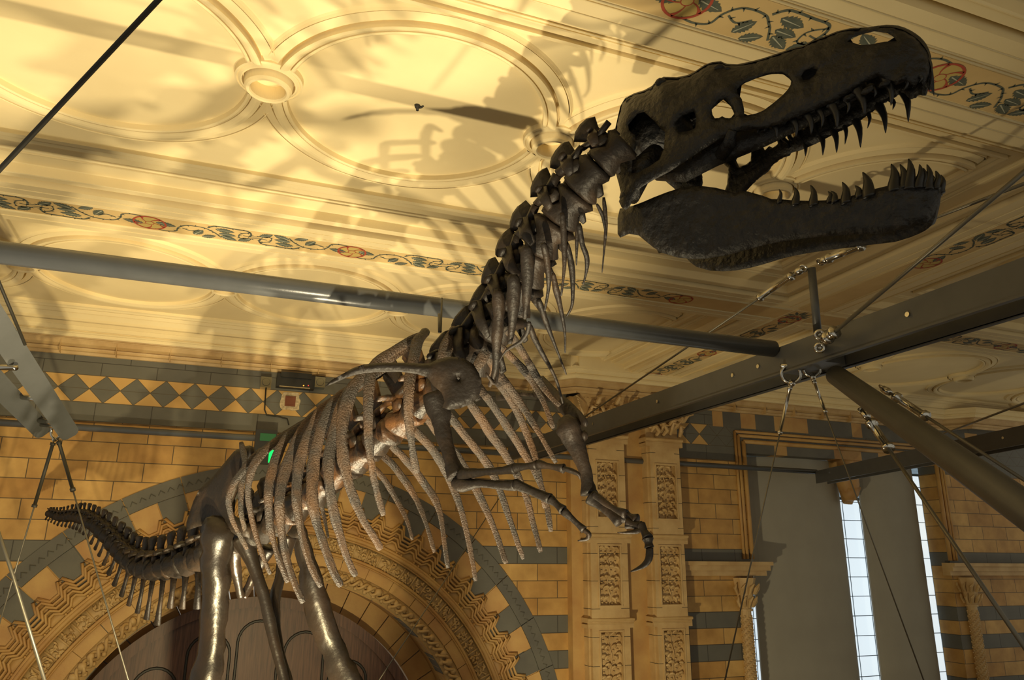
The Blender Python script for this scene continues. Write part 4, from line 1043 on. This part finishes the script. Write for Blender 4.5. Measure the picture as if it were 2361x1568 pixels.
for y, x in ((12.2, 11.6), (9.0, 10.85), (7.6, 10.5)): m.tube([(x + .0, y, 1.72), (x + .3, y, 1.72)], .02, 8)
m.build('bolt', CH, b2)
T3a = Vector((4.95, 5.0, 1.565)); T3b = Vector((3.6, 2.57, .25)); T3c = T3b + (T3b - T3a) * .9
long_thing('steel_strut', 'slanting dark steel tube strut coming down to the lower right from the beam joint', 'strut', None, lambda m: m.tube([T3a, T3c], .088, 24), mat=SD)
long_thing('steel_post', 'short upright dark steel post on top of the long beam', 'post', None, lambda m: m.tube([at(1887, 785, 6.8), at(1871, 618, 6.9)], .036, 16), mat=SD)
def fork(m, a, dirv, s=1.0):
    dirv = dirv.normalized(); m.tube([a, a + dirv * .05 * s, a + dirv * .09 * s], [.028 * s, .034 * s, .024 * s], 10); m.torus(a - dirv * .01 * s, dirv.orthogonal(), .03 * s, .010 * s, 14, 6)
def turnbuckle_rod(name, label, cat_, a, b, r, body, group=None, s=1.0, tm=None):
    """rod or wire from a to b; body = (start,end) distances of the turnbuckle barrel from a"""
    e = empty(name, a, label, cat_, group); d = (b - a).normalized()
    m = MB(); m.tube([a, b], r, 8); m.build('wire', WR, e, smooth=True)
    if body:
        m = MB(); p0 = a + d * body[0]; p1 = a + d * body[1]; q = r * 2.3
        m.tube([p0, p0 + d * .03, p0 + d * .032, p1 - d * .032, p1 - d * .03, p1], [q * 1.5, q * 1.5, q, q, q * 1.5, q * 1.5], 10)
        if not tm: fork(m, a, d, s)
        m.build('turnbuckle', tm or CH, e, smooth=True)
    return e
pt = at(1871, 612, 6.9)
turnbuckle_rod('tie_rod', 'thin steel tie rod with turnbuckle going left from the upright post', 'rod', at(1850, 620, 6.92), Vector((4.74, 9.7, 1.93)), .012, (.14, .62), s=1.1)
turnbuckle_rod('tie_rod', 'bright steel tie rod with turnbuckle going right from the upright post', 'rod', at(1893, 603, 6.84), at(2480, 378, 4.5), .013, (.10, .55), s=1.1)
turnbuckle_rod('wire_rope', 'taut grey wire rope rising right from the beam joint', 'cable', at(1906, 781, 6.26), at(2440, 330, 4.4), .0165, (.0, .12), s=1.2)
m = MB()
for dy in (0, 30): m.tube([at(1890, 772 + dy, 6.38), at(1890, 772 + dy, 6.50)], .038, 16); m.torus(at(1890, 772 + dy, 6.37), raw(1890, 790), .035, .015, 14, 6)
m.build('eye_bolts', CH, b1, smooth=True)
turnbuckle_rod('tie_rod', 'steel rod with barrel turnbuckle hanging from under the slanting strut', 'rod', at(1990, 948, 6.2), at(2400, 1548, 4.1), .014, (.16, .50), s=1.05)
turnbuckle_rod('tie_rod', 'steel rod with turnbuckle running beside the upper edge of the slanting strut', 'rod', at(2036, 896, 6.3), at(2420, 1145, 4.8), .013, (.16, .52), s=1.0)
def shackle(name, label, c, s):
    m = MB(); m.torus(c, raw(1800, 880), .055 * s, .011 * s, 18, 8, PI * .0, PI * 2); m.tube([c + UP * .05 * s - RH * .06 * s, c + UP * .05 * s + RH * .06 * s], .013 * s, 8); m.ball(c - UP * .06 * s, .022 * s, n=8)
    return tag(m.build(name, CH, smooth=True), label, 'shackle')
shackle('shackle', 'left bright shackle hanging under the long beam', at(1824, 862, 6.9), 1.5); shackle('shackle', 'right bright shackle hanging under the long beam beside the strut', at(1872, 850, 6.9), 1.3)
turnbuckle_rod('wire_rope', 'thin wire rope dropping left from the shackles under the long beam', 'cable', at(1824, 882, 6.9), at(1660, 1620, 6.2), .0065, (.04, .5), s=.6)
turnbuckle_rod('wire_rope', 'thin wire rope dropping right from the shackles under the long beam', 'cable', at(1873, 868, 6.9), at(2145, 1610, 6.2), .006, (.04, .35), s=.6)
turnbuckle_rod('wire_rope', 'thin dark cable rising right in front of the ceiling cornice at the right edge', 'cable', at(2150, 1010, 8.2), at(2400, 915, 6.0), .010, None)
# upper left
long_thing('power_cable', 'thick black cable crossing the upper left corner', 'cable', None, lambda m: m.tube([at(455, -95, 2.2), at(365, 0, 2.2), at(0, 390, 2.4), at(-60, 455, 2.44)], .0085, 10), mat=MT['cable'])
long_thing('wire_rope', 'dark wire rope going down behind the left steel frame', 'cable', None, lambda m: m.tube([at(-40, 560, 6.2), at(58, 795, 6.8)], .014, 8), mat=MT['cable'])
lf = empty('steel_truss', at(130, 990, 8), 'pair of inclined grey steel plates at the left edge joined by chrome pins', 'frame')
def plate(p, q, w0, w1, th, label='frame_plate'):
    a, b = at(*p), at(*q); ax = (b - a).normalized(); vw = (a + b).normalized(); sd = ax.cross(vw).normalized(); nn = ax.cross(sd).normalized(); m = MB(); vs = []
    prof_ = [(0, 1, w0), (.97, 1, w1), (.99, .8, w1), (1.0, .45, w1)]
    L_ = (b - a).length; pts = [a + ax * L_ * t + sd * (w * k / 2) for t, k, w in prof_] + [a + ax * L_ * t - sd * (w * k / 2) for t, k, w in prof_[::-1]]
    n = len(pts); m.add([p_ + nn * th / 2 for p_ in pts] + [p_ - nn * th / 2 for p_ in pts], [tuple(range(n)), tuple(range(2 * n - 1, n - 1, -1))] + [(i, (i + 1) % n, n + (i + 1) % n, n + i) for i in range(n)])
    m.build(label, ST, lf)
plate((-70, 655, 6.3), (164, 1006, 8.0), .23, .19, .03)
plate((-150, 735, 6.8), (104, 1000, 8.5), .24, .19, .03)
for a, b, r in (((-60, 845, 7.2), (36, 848, 6.95), .028), ((52, 916, 7.9), (96, 921, 7.6), .028), ((92, 970, 8.3), (146, 978, 7.9), .03), ((95, 980, 8.3), (150, 986, 7.9), .02)):
    m = MB(); m.tube([at(*a), at(*b)], r, 12); m.build('pin', CH, lf, smooth=True)
shackle('shackle', 'dark shackle hanging from the foot of the left steel frame', at(129, 996, 8.25), 1.35)
turnbuckle_rod('wire_rope', 'wire rope slanting down left from the shackle of the left steel frame', 'cable', at(126, 1010, 8.2), at(-40, 1568, 7.6), .008, (.05, .75), tm=MT['cable'])
turnbuckle_rod('wire_rope', 'wire rope slanting down right from the shackle of the left steel frame past the tail', 'cable', at(133, 1010, 8.2), at(305, 1600, 7.0), .008, (.05, .68), tm=MT['cable'])
long_thing('wire_rope', 'thick grey wire rope in the lower left corner', 'cable', None, lambda m: m.tube([at(-30, 1150, 6.0), at(30, 1327, 6.0), at(112, 1600, 6.0)], .014, 8), mat=WR)
long_thing('wire_rope', 'thin wire crossing the dark right side of the arch', 'cable', None, lambda m: m.tube([at(1150, 1150, 10.5), at(860, 1590, 8.0)], .007, 6), mat=WR)
m = MB(); m.tube([at(1019, 688, 4.9), at(1016, 765, 4.3)], .007, 6); m.tube([at(1012, 725, 4.9), at(1013, 765, 4.35)], .009, 6)
tag(m.build('hanger_wire', MT['cable'], smooth=True), 'short dark hanger wires between the thick tube and the spine', 'wire')
hf = empty('ceiling_fitting', at(963, 226, 6.3), 'small dark metal fitting hanging under the circle-patterned ceiling panel', 'fitting')
m = MB(); c = at(963, 238, 6.3); m.torus(c + RH * .015, raw(963, 238), .035, .010, 14, 6); m.ball(c - UP * .02, .03, (1, .8, 1.1), 8, .8); m.tube([c + UP * .03, c - UP * .07], .012, 8); m.build('swivel', MT['cable'], hf, smooth=True)
m = MB(); m.tube([c + UP * .04, Vector((c.x, c.y, ZP))], .004, 6); m.build('hanger_wire', WR, hf)

# ---- fittings on the wall
def wpt(px, py, y): r = raw(px, py); return r * (y / r.y)
em = empty('emergency_light', wpt(680, 880, D), 'black twin-head emergency light box with amber and red lamps above the diamond frieze', 'light')
p = wpt(680, 882, 12.9); m = MB(); m.box((p.x - .30, D - .17, p.z - .10), (p.x + .32, D, p.z + .12)); m.box((p.x - .24, D - .20, p.z + .06), (p.x + .26, D, p.z + .15)); m.build('body', MT['black'], em)
m = MB(); m.box((p.x - .25, D - .182, p.z - .105), (p.x + .25, D - .17, p.z - .09)); m.build('trim_strip', CH, em)
for px in (613, 737):
    q = wpt(px, 883, 12.85); m = MB(); m.box((q.x - .085, D - .22, q.z - .09), (q.x + .085, D - .04, q.z + .09)); m.tube([(q.x, D - .2, q.z), (q.x, D - .235, q.z)], [.075, .06], 16); m.build('lamp_head', MT['glass'], em, smooth=False)
for px, k in ((700, 'ledo'), (711, 'ledr')):
    q = wpt(px, 889, D - .18); m = MB(); m.ball(q, .009 if k == 'ledo' else .007, n=8); m.build('indicator_light', MT[k], em, smooth=True)
m = MB(); m.tube([wpt(613, 898, D - .02), wpt(610, 945, D - .02), wpt(615, 957, D - .02), wpt(640, 960, D - .02), wpt(662, 966, D - .02), wpt(666, 980, D - .02)], .012, 6)
tag(m.build('conduit', MT['cable'], smooth=True), 'thin dark cable looping down the wall from the emergency light', 'cable')
sb = empty('junction_box', wpt(669, 926, D), 'small red-brown square box set in a ragged plaster patch on the diamond frieze', 'box')
q = wpt(669, 926, D); m = MB(); random.seed(2)
pts = []
for i in range(28):
    a = 2 * PI * i / 28; r = .155 * (1 / max(abs(math.cos(a)), abs(math.sin(a)))) ** .8 * random.uniform(.92, 1.08); pts.append((q.x + r * math.cos(a), q.z + r * math.sin(a)))
n = 28; m.add([(x, D - .012, z) for x, z in pts] + [(x, D + .01, z) for x, z in pts], [tuple(range(n))] + [(i, (i + 1) % n, n + (i + 1) % n, n + i) for i in range(n)]); m.build('plaster_patch', MT['pale'], sb)
m = MB(); m.box((q.x - .085, D - .045, q.z - .085), (q.x + .085, D, q.z + .085)); m.box((q.x - .06, D - .052, q.z - .06), (q.x + .06, D - .04, q.z + .06)); m.build('box', MT['red'], sb)
ex = empty('exit_sign', wpt(612, 1010, D), 'small green lit exit sign half hidden behind the ribs', 'sign')
q = wpt(612, 1030, 12.6); m = MB(); m.box((q.x - .17, 12.52, q.z - .28), (q.x + .16, 12.64, q.z + .26)); m.build('housing', MT['black'], ex)
m = MB(); m.box((q.x - .10, 12.51, q.z + .08), (q.x + .14, 12.525, q.z + .20)); m.build('upper_panel', MT['greend'], ex)
m = MB(); m.box((q.x + .06, 12.508, q.z - .26), (q.x + .14, 12.525, q.z - .06)); m.build('lit_panel', MT['green'], ex)
m = MB(); m.tube([(q.x, 12.64, q.z), (q.x, D, q.z)], .02, 8); m.build('bracket', MT['black'], ex)
#--PART3--
